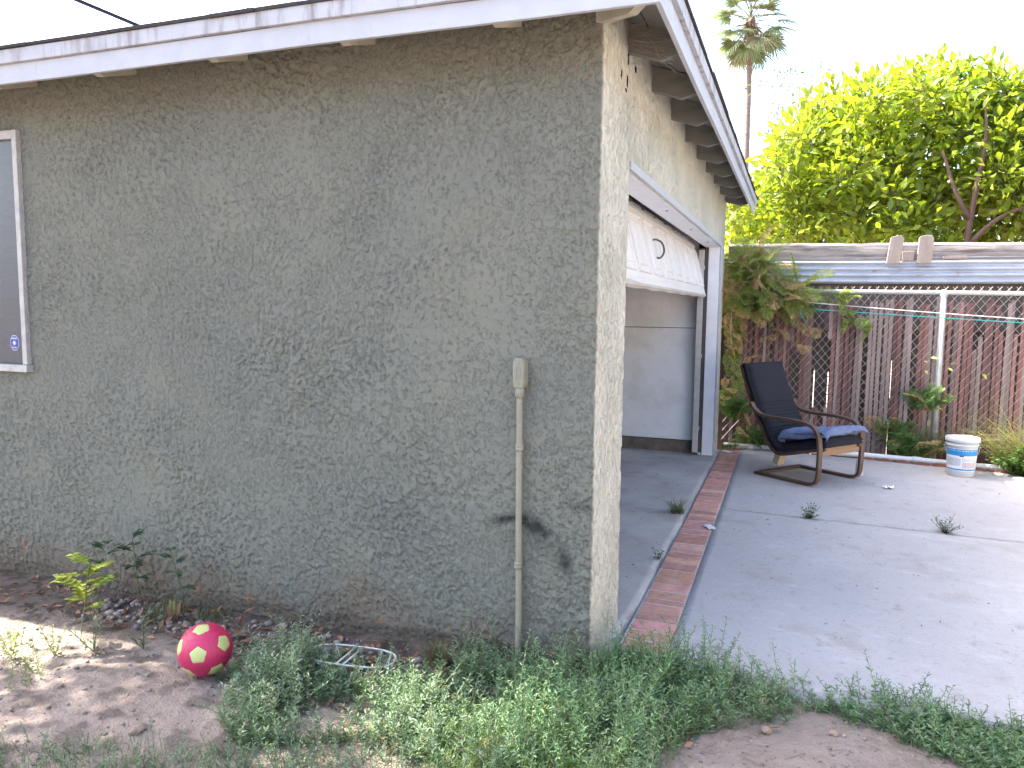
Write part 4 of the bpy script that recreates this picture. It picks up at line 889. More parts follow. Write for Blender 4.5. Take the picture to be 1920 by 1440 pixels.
for i, ((x, y), s_, lb) in enumerate(rk):
    r2 = np.random.default_rng(50 + i); bm = bmesh.new(); bmesh.ops.create_icosphere(bm, subdivisions=3, radius=1.0)
    for v in bm.verts:
        c = np.array(v.co); v.co = Vector(c * np.array([1, .75, .62]) * (1 + .35 * float(perlin(c[0] * 1.2 + i * 5, c[1] * 1.2 + c[2], 5)) + .12 * float(perlin(c[0] * 4 + c[2] * 3, c[1] * 4, 6))) * s_)
    me = bpy.data.meshes.new('rock'); bm.to_mesh(me); bm.free(); a = me.attributes.new('col', 'FLOAT_COLOR', 'POINT'); a.data.foreach_set('color', np.tile([1.2, 1.0, .85, 1], (len(me.vertices), 1)).astype(np.float32).ravel())
    o = link('rock', me, M_pebble, label=lb, cat='rock'); o.location = (x, y, float(ground_z(np.array(x), np.array(y))) + s_ * .35); o.rotation_euler = (.2 * i, .3, i * 1.3)
lv = Leaves(); P = np.concatenate([scatter(260, -3.2, -.4, -.40, -.03), scatter(120, -1.3, -.2, -.75, -.25), scatter(60, -.8, 1.2, -.9, -.1)]); n = len(P); z = ground_z(P[:, 0], P[:, 1]) + rng.uniform(.004, .016, n)
D = rdir(n) * np.array([1, 1, .25]); lv.leaf(np.column_stack([P, z]), D, rdir(n, 2.5), rng.uniform(.025, .07, n), rng.uniform(.010, .026, n), jitcol((.25, .13, .075), n, .45), droop=-.15, fold=.35)
P = scatter(420, -3, 1.5, -1.6, -.05); n = len(P); a = rng.uniform(0, 6.28, n); l = rng.uniform(.02, .08, n); A = np.column_stack([P, ground_z(P[:, 0], P[:, 1]) + .004]); Bq = A + np.column_stack([np.cos(a) * l, np.sin(a) * l, rng.uniform(0, .008, n)]); lv.stems(A, Bq, .0008, jitcol((.22, .15, .10), n, .3))
P = scatter(170, .35, 3.2, .3, 5.2); n = len(P); lv.leaf(np.column_stack([P, np.full(n, .005)]), rdir(n) * np.array([1, 1, .1]), rdir(n, 3), rng.uniform(.008, .028, n), rng.uniform(.003, .008, n), jitcol((.13, .09, .06), n, .4), droop=-.1, fold=.3)
P = scatter(120, -1.2, 0, .6, 5); n = len(P); lv.leaf(np.column_stack([P, np.full(n, .003)]), rdir(n) * np.array([1, 1, .1]), rdir(n, 3), rng.uniform(.008, .03, n), rng.uniform(.004, .010, n), jitcol((.10, .07, .05), n, .4), droop=-.1, fold=.3)
P = scatter(420, -.5, 1.7, -1.0, .05); n = len(P); a = rng.uniform(0, 6.28, n); l = rng.uniform(.02, .11, n); A = np.column_stack([P, ground_z(P[:, 0], P[:, 1]) + .005]); lv.stems(A, A + np.column_stack([np.cos(a) * l, np.sin(a) * l, rng.uniform(0, .02, n)]), .0010, jitcol((.30, .22, .15), n, .35))
lv.build('leaf_litter', M_litter, kind='stuff', label='brown dry leaves and bits of stem lying on the soil', cat='leaf litter')

# ================================================================= WEEDS
def inpoly(x, y, poly):
    c = np.zeros(len(x), bool); n = len(poly)
    for i in range(n):
        (x0, y0), (x1, y1) = poly[i], poly[i - 1]; c ^= ((y0 > y) != (y1 > y)) & (x < (x1 - x0) * (y - y0) / (y1 - y0 + 1e-12) + x0)
    return c
def sample_poly(poly, n):
    p = np.array(poly); out = []
    while len(out) < n:
        x = rng.uniform(p[:, 0].min(), p[:, 0].max(), n * 3); y = rng.uniform(p[:, 1].min(), p[:, 1].max(), n * 3); m = inpoly(x, y, poly); out += list(zip(x[m], y[m]))
    return np.array(out[:n])
GREEN = (.165, .235, .125)
def weed_stems(lv, P, hmin, hmax, K, ll, lw, base, lean=.5, z0=None, leafup=.7):
    """upright leafy stems, K leaves each"""
    n = len(P); z = ground_z(P[:, 0], P[:, 1]) if z0 is None else np.full(n, z0); h = rng.uniform(hmin, hmax, n) * (1.0 + .9 * perlin(P[:, 0] * 3.7, P[:, 1] * 3.7, 71)) * np.where(rng.random(n) < .08, 1.35, 1.0); a = rng.uniform(0, 2 * pi, n); tilt = rng.uniform(0, lean, n)
    d = np.stack([np.cos(a) * np.sin(tilt), np.sin(a) * np.sin(tilt), np.cos(tilt)], 1); B0 = np.column_stack([P, z - .005])
    curve = rng.normal(size=(n, 3)) * .18 * np.array([1, 1, .2]); c = jitcol(np.array(base) * 1.15, n, .28, .10)
    prev = B0
    for k in range(4):
        t = (k + 1) / 4; nx_ = B0 + (d * t + curve * t * t) * h[:, None]; lv.stems(prev, nx_, .0011, c * .9); prev = nx_
    for k in range(K):
        t = ((k + rng.uniform(.2, .8, n)) / K) ** .8; q = B0 + (d * t[:, None] + curve * (t * t)[:, None]) * h[:, None]
        an = k * 2.4 + rng.uniform(-.5, .5, n) + a; up = rng.uniform(leafup * .4, leafup * 1.4, n); dd = np.stack([np.cos(an), np.sin(an), up], 1)
        s_ = (1.05 - .5 * t) * rng.uniform(.7, 1.2, n); lv.simple(q, dd, rdir(n, 2.0), ll * s_, lw * s_, c * rng.uniform(.8, 1.25, (n, 1)), droop=.12)
polyA = [(-1.43, -.62), (-1.42, -.40), (-1.26, -.30), (-.87, -.24), (-.51, -.22), (.0, -.06), (.05, .36), (.34, .40), (.74, .20), (.98, .10), (.80, -.05), (.49, -.27), (.40, -.55), (.30, -1.0), (-.20, -1.05), (-.40, -.80), (-.66, -.66), (-1.0, -.60), (-1.3, -.68)]
polyB = [(.92, .16), (1.27, .15), (1.62, .12), (2.4, .05), (2.4, -.5), (1.62, -.35), (1.32, -.16), (1.1, -.02), (.92, .04)]
polyC = [(-2.6, -1.30), (-1.78, -1.26), (-1.46, -1.12), (-1.19, -1.08), (-1.03, -.95), (-.92, -.74), (-.62, -.76), (-.2, -.9), (-.2, -1.7), (-2.6, -1.9)]
polyL = [(-3.2, -1.15), (-2.5, -.62), (-2.16, -.72), (-2.0, -1.0), (-2.2, -1.2), (-2.9, -1.3)]
wl = Leaves()
def thin(P, f, lo): return P[rng.random(len(P)) < np.clip(sstep(lo, lo + .3, perlin(P[:, 0] * f, P[:, 1] * f, 66)), 0, 1)]
PA = sample_poly(polyA, 1500); PA = PA[rng.random(len(PA)) < np.where(PA[:, 0] < -.45, sstep(-.1, .35, perlin(PA[:, 0] * 3.2, PA[:, 1] * 3.2, 66)) * .8 + .12, .75)]
weed_stems(wl, PA, .06, .18, 20, .034, .0088, GREEN, .7)
weed_stems(wl, sample_poly([(-.25, -.30), (.05, -.02), (.10, .34), (.36, .36), (.70, .16), (.5, -.2), (.30, -.6), (-.1, -.8)], 560), .12, .25, 26, .033, .0082, (.155, .24, .115), .55)
weed_stems(wl, sample_poly(polyB, 1250), .06, .16, 18, .033, .0095, (.14, .215, .105), .9)
weed_stems(wl, thin(sample_poly(polyC, 1500), 3, -.35), .04, .11, 15, .022, .0050, (.17, .225, .14), .7)
weed_stems(wl, sample_poly([(-1.30, -.50), (-1.2, -.36), (-1.02, -.45), (-1.02, -.6), (-1.25, -.64)], 110), .10, .19, 24, .036, .0100, (.20, .25, .17), .6)
weed_stems(wl, thin(sample_poly(polyL, 160), 3, -.15), .05, .12, 16, .024, .0058, (.16, .21, .08), .7)
weed_stems(wl, thin(sample_poly([(-.7, -.1), (-.05, -.03), (-.1, -.2), (-.7, -.22)], 150), 4, -.2), .06, .2, 20, .026, .0065, GREEN, .5)
polyD = [(-1.30, -.66), (-1.0, -.45), (-.6, -.40), (-.3, -.6), (-.32, -.85), (-.62, -.78), (-1.0, -.98), (-1.2, -.86)]
weed_stems(wl, thin(sample_poly(polyD, 620), 3.5, -.30), .06, .17, 20, .032, .0082, (.17, .23, .135), .7)
weed_stems(wl, sample_poly([(-1.28, -.74), (-1.10, -.54), (-1.0, -.62), (-1.05, -.80)], 80), .09, .18, 24, .036, .0095, (.20, .25, .17), .6)
wl.build('weeds', M_weed, kind='stuff', label='low leafy green weeds spreading along the patio edge and the wall', cat='weeds')
gl = Leaves()
def grass(P, lmin, lmax, base, wd=.0028, bend=(.2, .9), up=1.0, z0=None):
    n = len(P); z = ground_z(P[:, 0], P[:, 1]) if z0 is None else np.full(n, z0); a = rng.uniform(0, 2 * pi, n); t = rng.uniform(.05, .75, n)
    gl.blades(np.column_stack([P, z - .004]), np.stack([np.cos(a) * t, np.sin(a) * t, np.full(n, up)], 1), rng.uniform(lmin, lmax, n), wd * rng.uniform(.7, 1.3, n), jitcol(base, n, .3, .1), rng.uniform(*bend, n))
PG = sample_poly(polyA, 5600); PG = PG[rng.random(len(PG)) < np.where(PG[:, 0] < -.45, sstep(0, .4, perlin(PG[:, 0] * 3.2, PG[:, 1] * 3.2, 67)) * .7 + .06, .8)]
grass(PG, .04, .13, (.15, .225, .09)); grass(sample_poly([(-.4, -.5), (-.1, -.35), (.25, -.5), (.3, -1.0), (-.3, -1.0)], 2600), .06, .15, (.19, .27, .08)); grass(sample_poly([(.0, -.1), (.06, .36), (.2, .42), (.35, .2), (.2, -.1)], 1800), .07, .19, (.14, .225, .085))
grass(thin(sample_poly(polyC, 6500), 3, -.3), .03, .085, (.16, .21, .115)); grass(sample_poly(polyB, 1600), .04, .10, (.14, .21, .09)); grass(thin(sample_poly([(-1.8, -.45), (-1.2, -.45), (-1.2, -1.1), (-2.1, -1.2)], 260), 4, .1), .02, .05, (.13, .13, .07))
grass(thin(sample_poly(polyD, 2400), 3.5, -.25), .03, .10, (.16, .22, .10))
gl.build('grass', M_weed, kind='stuff', label='fine green grass growing thickly among the weeds', cat='grass')

def plant(name, fn, loc, label, cat='weed', m=None, group=None):
    lv = Leaves(); fn(lv); me = lv.mesh(name); o = link(name, me, m or M_weed, label=label, cat=cat, group=group); o.location = loc; return o
def gz1(x, y): return float(ground_z(np.array(x), np.array(y)))
def tuft(n, r, lmin, lmax, base, wd=.003, bend=(.3, 1.0), up=1.0):
    def f(lv):
        a = rng.uniform(0, 2 * pi, n); q = r * np.sqrt(rng.random(n)); b = rng.uniform(0, 2 * pi, n); t = rng.uniform(.1, .9, n)
        lv.blades(np.column_stack([q * np.cos(a), q * np.sin(a), np.zeros(n)]), np.stack([np.cos(b) * t, np.sin(b) * t, np.full(n, up)], 1), rng.uniform(lmin, lmax, n), wd * rng.uniform(.7, 1.3, n), jitcol(base, n, .3, .12), rng.uniform(*bend, n))
    return f
def lobed(lv, P, D, U, ln, wd, col):
    """deeply lobed leaf built from a midrib leaf and side lobes"""
    lv.leaf(P, D, U, ln, wd * .55, col, droop=.2)
    Dn = nrm(D); S = nrm(np.cross(Dn, U))
    for t in (.28, .45, .62, .78):
        for s_ in (-1, 1):
            q = P + Dn * np.reshape(ln, (-1, 1)) * t; lv.leaf(q, Dn * .55 + S * s_, U, np.asarray(wd) * .62 * (1.15 - t * .5), np.asarray(wd) * .42, col, droop=.1)
def lettuce(h, nl, base, ls=.11, top=True):
    def f(lv):
        pts = [np.array([0, 0, 0.0])]; d = np.array([rng.uniform(-.12, .12), rng.uniform(-.12, .12), 1])
        for i in range(6): d = d + rng.normal(size=3) * .06; pts.append(pts[-1] + nrm(d) * h / 6)
        A = np.array(pts[:-1]); Bq = np.array(pts[1:]); lv.stems(A, Bq, .003, jitcol((.13, .17, .07), 6, .1))
        for i in range(nl):
            t = .42 + .58 * i / max(1, nl - 1); k = min(int(t * 6), 5); q = A[k] + (Bq[k] - A[k]) * (t * 6 - k if t < 1 else 1); a = i * 2.4 + rng.uniform(-.3, .3)
            lobed(lv, q[None], np.array([[cos(a), sin(a), rng.uniform(.1, .7)]]), np.array([[0, 0, 1.0]]), ls * rng.uniform(.7, 1.15), ls * rng.uniform(.45, .6), jitcol(base, 1, .2))
    return f
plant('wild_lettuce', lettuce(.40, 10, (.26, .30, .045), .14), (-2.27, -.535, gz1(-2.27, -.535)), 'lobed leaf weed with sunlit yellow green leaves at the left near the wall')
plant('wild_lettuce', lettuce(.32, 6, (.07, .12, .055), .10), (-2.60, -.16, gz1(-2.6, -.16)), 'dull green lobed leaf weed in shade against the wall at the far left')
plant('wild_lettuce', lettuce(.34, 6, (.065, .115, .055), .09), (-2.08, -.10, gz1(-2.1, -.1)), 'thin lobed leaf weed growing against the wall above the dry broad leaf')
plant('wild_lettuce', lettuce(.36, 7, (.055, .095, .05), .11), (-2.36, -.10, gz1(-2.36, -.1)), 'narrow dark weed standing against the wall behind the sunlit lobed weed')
def spiky(h, n, base, ll=.055, lw=.007):
    def f(lv):
        for s_ in range(3):
            a0 = s_ * 2.1; hh = h * (1 - .28 * s_); dx, dy = .12 * s_ * cos(a0), .12 * s_ * sin(a0); k = np.arange(n); t = k / n
            q = np.stack([dx * t * hh * 3, dy * t * hh * 3, t * hh], 1); lv.stems(q[:-1], q[1:], .0018, jitcol(base, n - 1, .1)); an = k * 2.4
            lv.leaf(q, np.stack([np.cos(an), np.sin(an), .75 + 0 * an], 1), np.tile([0, 0, 1.0], (n, 1)), ll * (1.1 - .5 * t), lw, jitcol(base, n, .25), droop=.25)
    return f
plant('horseweed', spiky(.30, 30, (.13, .17, .085)), (-2.10, -.61, gz1(-2.1, -.61)), 'upright weed with narrow pale leaves in front of the sunlit lobed weed')
plant('horseweed', spiky(.17, 18, (.12, .16, .08), .04), (-1.93, -.50, gz1(-1.93, -.5)), 'short pale narrow leaf weed right of the upright one, beside the stones')
def drybroad(lv): lobed(lv, np.array([[0, 0, .02]]), np.array([[.15, -.1, 1.0]]), np.array([[0, -1, .2]]), .10, .05, np.array([[.16, .16, .05]])); lv.leaf(np.array([[.03, 0, .03]]), np.array([[.3, -.1, 1.0]]), np.array([[0, -1, .2]]), .08, .035, np.array([[.25, .13, .09]])); lv.leaf(np.array([[.01, 0, .01]]), np.array([[-.1, -.3, .6]]), np.array([[0, -1, .2]]), .08, .03, np.array([[.28, .15, .10]]))
plant('broad_leaf', drybroad, (-2.06, -.20, gz1(-2.06, -.2)), 'half dry broad leaf standing on the stones at the foot of the wall')
plant('grass_tuft', tuft(230, .09, .04, .10, (.12, .12, .055)), (-1.90, -.11, gz1(-1.9, -.11)), 'short yellowish grass tuft at the wall foot directly behind the ball', 'grass', group='grass tufts at the wall')
plant('grass_tuft', tuft(260, .10, .04, .11, (.11, .125, .05)), (-2.14, -.16, gz1(-2.14, -.16)), 'short yellowish grass tuft at the wall foot, left of the one behind the ball', 'grass', group='grass tufts at the wall')
plant('dry_tuft', tuft(260, .05, .05, .16, (.14, .13, .05)), (-.64, -.13, gz1(-.64, -.13)), 'yellowing grass clump at the wall between the wire rack and the conduit', 'grass')
def sprig(h, n, base, stems=7, spread=.7, ll=.03, lw=.011):
    def f(lv): 
        for s_ in range(stems):
            a = rng.uniform(0, 6.28); t = rng.uniform(.15, spread); d = np.array([cos(a) * sin(t), sin(a) * sin(t), cos(t)]); hh = h * rng.uniform(.55, 1.1); k = np.arange(n); u = (k + .5) / n
            q = d[None] * u[:, None] * hh; lv.stems(np.vstack([[0, 0, 0], q[:-1]]), q, .0012, jitcol(base, n, .1)); an = k * 2.4 + a
            lv.leaf(q, np.stack([np.cos(an), np.sin(an), .6 + 0 * an], 1), np.tile([0, 0, 1.0], (n, 1)), ll * (1.1 - .4 * u), lw, jitcol(base, n, .25), droop=.2)
    return f
plant('sprout', sprig(.17, 14, (.20, .25, .06), 5, .5), (-2.36, -.80, gz1(-2.36, -.8)), 'sunlit yellow green sprouts at the left edge of the photo', 'weed')
plant('sprout', sprig(.20, 15, (.17, .23, .06), 3, .45), (-2.22, -.71, gz1(-2.22, -.71)), 'sunlit leaning sprout just right of the leftmost sprouts', 'weed')
plant('crack_weed', sprig(.11, 9, (.075, .115, .045), 13, 1.15, .034, .012), (.905, joint_y(.905), -.004), 'small leafy weed in the concrete joint, the one nearer the brick strip', 'weed', group='weeds in the concrete joint')
plant('crack_weed', sprig(.15, 12, (.075, .115, .045), 14, 1.35, .030, .010), (1.77, joint_y(1.77), -.004), 'larger sprawling weed in the concrete joint, farther from the brick strip', 'weed', group='weeds in the concrete joint')
plant('grass_tuft', tuft(170, .05, .08, .24, (.11, .135, .055), .0034, (.5, 1.4)), (-.01, 2.62, -.006), 'long bladed grass tuft growing beside the brick strip in the garage doorway', 'grass')
plant('crack_weed', sprig(.09, 7, (.085, .13, .05), 4, .8, .03, .011), (.03, 1.50, -.01), 'tiny weed in the crack left of the brick strip, below the grass tuft', 'weed')
plant('grass_tuft', tuft(160, .07, .06, .17, (.06, .10, .04)), (.12, 5.44, -.004), 'dark grass tuft at the foot of the garage wall end by the jamb', 'grass')

# ferns, asparagus-like
FG, FBn = (.30, .37, .10), (.58, .42, .22)
def frond(lv, P, d, L, base, npin=22, droop=.9, wfac=.26):
    Z = np.array([0, 0, 1.0]); p = np.array(P, float); d = nrm(np.array(d, float)); pts = [p]; ds = [d]
    for i in range(npin): d = nrm(d - Z * droop * 1.5 / npin * (.4 + i / npin) + rng.normal(size=3) * .03); p = p + d * L / npin; pts.append(p); ds.append(d)
    pts = np.array(pts); ds = np.array(ds); lv.stems(pts[:-1], pts[1:], .0012, jitcol(np.array(base) * .8, npin, .1))
    S = nrm(np.cross(ds, Z + rng.normal(size=3) * .5)); t = np.linspace(0, 1, npin + 1); env = np.sin(pi * np.clip(t * .9 + .12, 0, 1)) ** .7
    for s_ in (-1, 1):
        bl = L * wfac * env; dd = nrm(S * s_ + ds * .6 - Z * .15); col = jitcol(base, npin + 1, .3, .1)
        lv.stems(pts, pts + dd * bl[:, None], .0006, col * .9)
        for k in range(4):
            u = (k + .5) / 4; q = pts + dd * (bl * u)[:, None]
            for s2 in (-1, 1):
                lv.simple(q, dd * .8 + ds * .7 * s2 + rng.normal(size=ds.shape) * .25, Z + rng.normal(size=ds.shape) * .4, bl * .38 + .005, .0050, col, droop=.1)
def fernclump(spec):
    def f(lv):
        for (p, d, L, base, dr) in spec: frond(lv, p, d, L, base, droop=dr)
    return f
sp = []
for i in range(190):
    x = rng.uniform(.0, .42) if i < 140 else rng.uniform(.35, .85); z = rng.uniform(1.45, 2.10) if i < 110 else rng.uniform(1.50, 1.78)
    z = min(z, 2.15 - .75 * max(0, x - .25)); dead = rng.random() < (.36 if x < .4 else .12)
    sp.append(((x, 5.70 + rng.uniform(-.1, .12), z), (rng.uniform(-.25, .8), rng.uniform(-1.1, .1), rng.uniform(-.1, .9)), rng.uniform(.22, .46), FBn if dead else FG, rng.uniform(.6, 1.5)))
for i in range(46):
    sp.append(((rng.uniform(.02, .14), 5.70 + rng.uniform(-.08, .02), rng.uniform(.5, 1.5)), (rng.uniform(-.2, .5), rng.uniform(-.7, 0), rng.uniform(-.6, .5)), rng.uniform(.14, .28), FBn if rng.random() < .45 else FG, 1.2))
for (x, z) in ((1.22, 1.62), (1.27, 1.5), (1.18, 1.66), (1.42, 1.42), (1.46, 1.32), (1.25, 1.40)):
    for q in range(3): sp.append(((x + rng.uniform(-.03, .03), 5.68, z), (rng.uniform(-.3, .4), -.5, rng.uniform(-.5, .6)), rng.uniform(.14, .24), FG, 1.3))
for (x, z) in ((.55, 1.2), (.42, 1.0), (.8, 1.1), (.85, 1.3), (.7, 1.35), (.5, 1.3)):
    sp.append(((x, 5.69, z), (rng.uniform(-.6, .6), -.3, .2), rng.uniform(.2, .3), FBn, 1.5))
plant('fern_vine', fernclump([((a[0] - .3, a[1] - 5.7, a[2]), b, c, d_, e_) for a, b, c, d_, e_ in sp]), (.3, 5.7, 0), 'big feathery green and brown fern spilling over the fence top beside the garage', 'fern', M_fern)
def lowfern(n, r, L, dead=.15, up=1.2):
    return fernclump([((rng.uniform(-r, r), rng.uniform(-.04, .02), rng.uniform(0, .08)), (rng.uniform(-1, 1), rng.uniform(-.8, .1), up), L * rng.uniform(.7, 1.2), FBn if rng.random() < dead else (.15, .26, .08), rng.uniform(.8, 1.6)) for _ in range(n)])
plant('fern', lowfern(26, .12, .36), (1.93, 5.66, .0), 'bright green feathery fern at the fence foot left of the pail', 'fern', M_fern)
plant('fern', lowfern(14, .08, .28), (2.02, 5.68, .48), 'light green feathery fern shoot climbing the fence left of the steel post', 'fern', M_fern)
plant('fern', lowfern(22, .12, .32, .1), (.40, 5.62, .0), 'dark green fern at the fence foot behind the armchair', 'fern', M_fern)
plant('fern', lowfern(16, .08, .30, .1), (.16, 5.66, .30), 'dark green fern at the fence right beside the garage wall', 'fern', M_fern)
plant('fern', lowfern(9, .10, .24, .45), (1.66, 5.68, .20), 'drooping half brown fern on the fence between the armchair and the bright fern', 'fern', M_fern)
# vine on the post
def vine(lv):
    q = [np.array([0, 0, .3])]
    for i in range(26): q.append(q[-1] + np.array([rng.uniform(-.03, .03), rng.uniform(-.01, .01), .045]))
    q = np.array(q); lv.stems(q[:-1], q[1:], .0022, jitcol((.28, .23, .15), 26, .2))
    for (x, z, s_) in ((-.09, 1.05, .07), (-.11, 1.0, .05), (.07, .95, .06), (-.10, .88, .08), (-.06, .62, .08), (.02, .6, .07), (-.07, .55, .09), (.05, .52, .06), (-.06, .42, .08), (.06, .75, .06), (.42, .85, .10)):
        lv.leaf(np.array([[x, -.02, z]]), np.array([[rng.uniform(-1, 1), -.3, rng.uniform(-.6, .3)]]), np.array([[0, -1, .6]]), s_ * 1.0, s_ * .45, jitcol((.30, .33, .12), 1, .15)); lv.stems(np.array([[0, 0, z - .03]]), np.array([[x, -.02, z]]), .0012, np.array([[.25, .22, .14]]))
    for i in range(60):
        a = np.array([rng.uniform(-.25, .2), -.005, rng.uniform(.6, 1.6)]); lv.stems(a[None], (a + rng.normal(size=3) * np.array([.07, .008, .07]))[None], .0009, np.array([[.36, .29, .22]]))
plant('vine', vine, (2.125, 5.70, 0), 'thin dry vine with a few yellow leaves climbing the steel fence post', 'vine', M_weed)
def drygrass(lv):
    n = 620; P = np.column_stack([rng.uniform(-.05, 1.2, n), rng.uniform(-.15, .2, n), np.zeros(n)]); a = rng.uniform(2.4, 3.8, n)
    lv.blades(P, np.stack([np.cos(a) * rng.uniform(.3, 1.1, n), np.sin(a) * .3 - .2, np.ones(n)], 1), rng.uniform(.6, 1.15, n), .008, jitcol((.42, .40, .18), n, .25), rng.uniform(.5, 1.3, n), 7)
plant('tall_grass', drygrass, (2.72, 5.45, 0), 'arching yellow green tall grass right of the pail against the fence', 'grass')
plant('leafy_weed', sprig(.34, 20, (.10, .165, .045), 75, 1.15, .055, .026), (2.78, 5.18, -.02), 'low bushy green weed at the patio edge just right of the pail', 'weed')
plant('leafy_weed', sprig(.40, 20, (.13, .19, .05), 60, 1.1, .06, .03), (3.15, 5.28, -.02), 'brighter bushy weed behind, at the right photo edge by the fence', 'weed')
# ================================================================= TREES
def limb(mb, p, d, L, r, depth, tips, up=.25):
    pts = [Vector(p)]; d = Vector(d).normalized(); n = 6
    for i in range(n):
        d = (d + Vector((random.uniform(-.16, .16), random.uniform(-.16, .16), random.uniform(-.08, .12) + up * .15))).normalized(); pts.append(pts[-1] + d * L / n)
    mb.tube(pts, [r * (1 - .55 * i / n) for i in range(n + 1)], 7)
    if depth == 0: tips.append(pts[-1]); tips.append(pts[-3]); return
    for k in range(random.choice([2, 3, 3])):
        a = random.uniform(0, 6.28); nd = (d + Vector((cos(a), sin(a), random.uniform(-.1, .5))) * .75).normalized(); limb(mb, pts[random.choice([-1, -1, -2, -3])], nd, L * random.uniform(.6, .82), r * .45, depth - 1, tips, up)
def crown_leaves(lv, centres, per, spread, ll, lw, base, v=.3):
    c = np.asarray(centres); n = len(c) * per; q = np.repeat(c, per, 0); o = rng.normal(size=(n, 3)); o = nrm(o) * (rng.random((n, 1)) ** .5) * spread
    d = nrm(o) + np.array([0, 0, .35]) + rng.normal(size=(n, 3)) * .45
    cc = jitcol(base, n, v, .1); lv.leaf(q + o, d, rdir(n, 1.6), ll * rng.uniform(.6, 1.2, n), lw * rng.uniform(.7, 1.2, n), cc, droop=.18)
    k = rng.random(n) < .25; lv.stems(q[k], (q + o)[k], .003, jitcol((.12, .10, .05), int(k.sum()), .2))
T_ = empty('broadleaf_tree', (2.7, 9.3, -.1), label='large bushy broadleaf tree with bright yellow green leaves behind the fence', cat='tree')
random.seed(21); mb = MB(); tips = []
for (dx, lean, L, r) in ((-.05, (-.10, 0, 1), 1.9, .075), (.85, (.25, -.1, 1), 1.9, .085), (1.0, (.6, .1, 1), 1.8, .07), (-.5, (-.75, .1, .9), 2.0, .06), (1.9, (.2, 0, 1), 1.9, .07), (.3, (-.35, .2, 1), 2.0, .06)):
    limb(mb, (dx, random.uniform(-.2, .3), 0.0), (lean[0] * .5, lean[1], 1), 1.75, r, 2, tips, .25)
Mb2 = mat('reddish_bark', (.15, .09, .065), .9, scale=12, var=.25, bump=.6, bscale=40, stretch=(1, 1, .3))
mb.tube(smooth_path([(-.02, -1.45, 0), (.0, -1.42, 1.2), (-.03, -1.4, 2.3), (.02, -1.42, 3.0), (.12, -1.3, 3.7), (.1, -1.2, 4.2)], 5), [.060 - .0019 * i for i in range(26)], 8)
mb.tube(smooth_path([(-.02, -1.42, 2.75), (-.2, -1.45, 3.1), (-.35, -1.35, 3.6)], 5), [.036 - .002 * i for i in range(11)], 6); mb.tube(smooth_path([(-.0, -1.42, 2.45), (.3, -1.42, 2.75), (.75, -1.35, 2.95)], 5), [.035 - .002 * i for i in range(11)], 6); mb.tube(smooth_path([(.85, -1.4, 0), (.9, -1.45, 2.0), (1.05, -1.4, 2.7), (1.5, -1.35, 3.0)], 5), [.07 - .003 * i for i in range(16)], 7)
mb.build('trunk', Mb2, T_)
prof_x = np.array([-3.2, -3.0, -2.6, -2.2, -1.65, -1.0, -.4, .2, .8, 1.6, 2.6, 3.6, 4.2]); prof_z = np.array([2.9, 3.3, 3.75, 4.35, 4.98, 4.95, 5.18, 4.95, 4.75, 4.75, 4.9, 4.4, 3.2])
cl = []
while len(cl) < 620:
    x = rng.uniform(-3.1, 4.2); y = rng.uniform(-1.5, 1.7); zt = np.interp(x, prof_x, prof_z) - .30; zb = 1.75 + .3 * abs(y) ; z = zb + (zt - zb) * rng.random() ** .72
    e = (y / 1.7) ** 2 + max(0, (z - 3.1) / (zt - 3.1 + .01)) ** 4
    if e > 1.02: continue
    if perlin(x * 1.1 + z * .5, z * 1.1 + y, 200) < -.2: continue
    inner = (abs(y) < 1.0) and (z < zt - .7)
    if inner and rng.random() < .55: continue
    if y < .2 and z < 2.8 and rng.random() < .15: continue
    if y < -.9 and abs(x - .02 - max(0, z - 2.4) * .1) < .34 and z < 3.4 and rng.random() < .72: continue
    if y < -.9 and .4 < x < 1.5 and z < 2.95: continue
    cl.append((x, y, z))
cl += [(p.x, p.y, min(p.z, 4.4)) for p in tips]
lv = Leaves(); crown_leaves(lv, np.array(cl), 64, .34, .155, .070, (.25, .315, .040), .4)
# shoots that break the top outline
sh = np.array([(x, rng.uniform(-.6, .6), np.interp(x, prof_x, prof_z) - rng.uniform(.1, .35)) for x in rng.uniform(-2.8, 3.8, 70)]); crown_leaves(lv, sh, 14, .15, .16, .065, (.28, .33, .04), .25)
lv.build('crown', M_leaf, T_)
# thinner tree behind, left of the first
T2 = empty('slender_tree', (.75, 14.0, -.1), label='thin airy tree with small sparse leaves behind the left of the bushy tree', cat='tree')
random.seed(5); mb = MB(); tips = []; limb(mb, (0, 0, 0), (0, 0, 1), 3.2, .07, 1, tips, .8); mb.build('trunk', M_bark, T2)
cl = [(rng.normal() * .45 - .1, rng.normal() * .4, rng.uniform(3.3, 6.3)) for _ in range(90)]; cl += [(rng.uniform(-1.9, -.4), rng.normal() * .4, rng.uniform(3.2, 4.2)) for _ in range(50)]; cl += [tuple(p) for p in tips for _ in range(4)]
lv = Leaves(); crown_leaves(lv, np.array(cl), 22, .26, .10, .035, (.085, .13, .06), .35); lv.build('crown', M_leaf, T2)
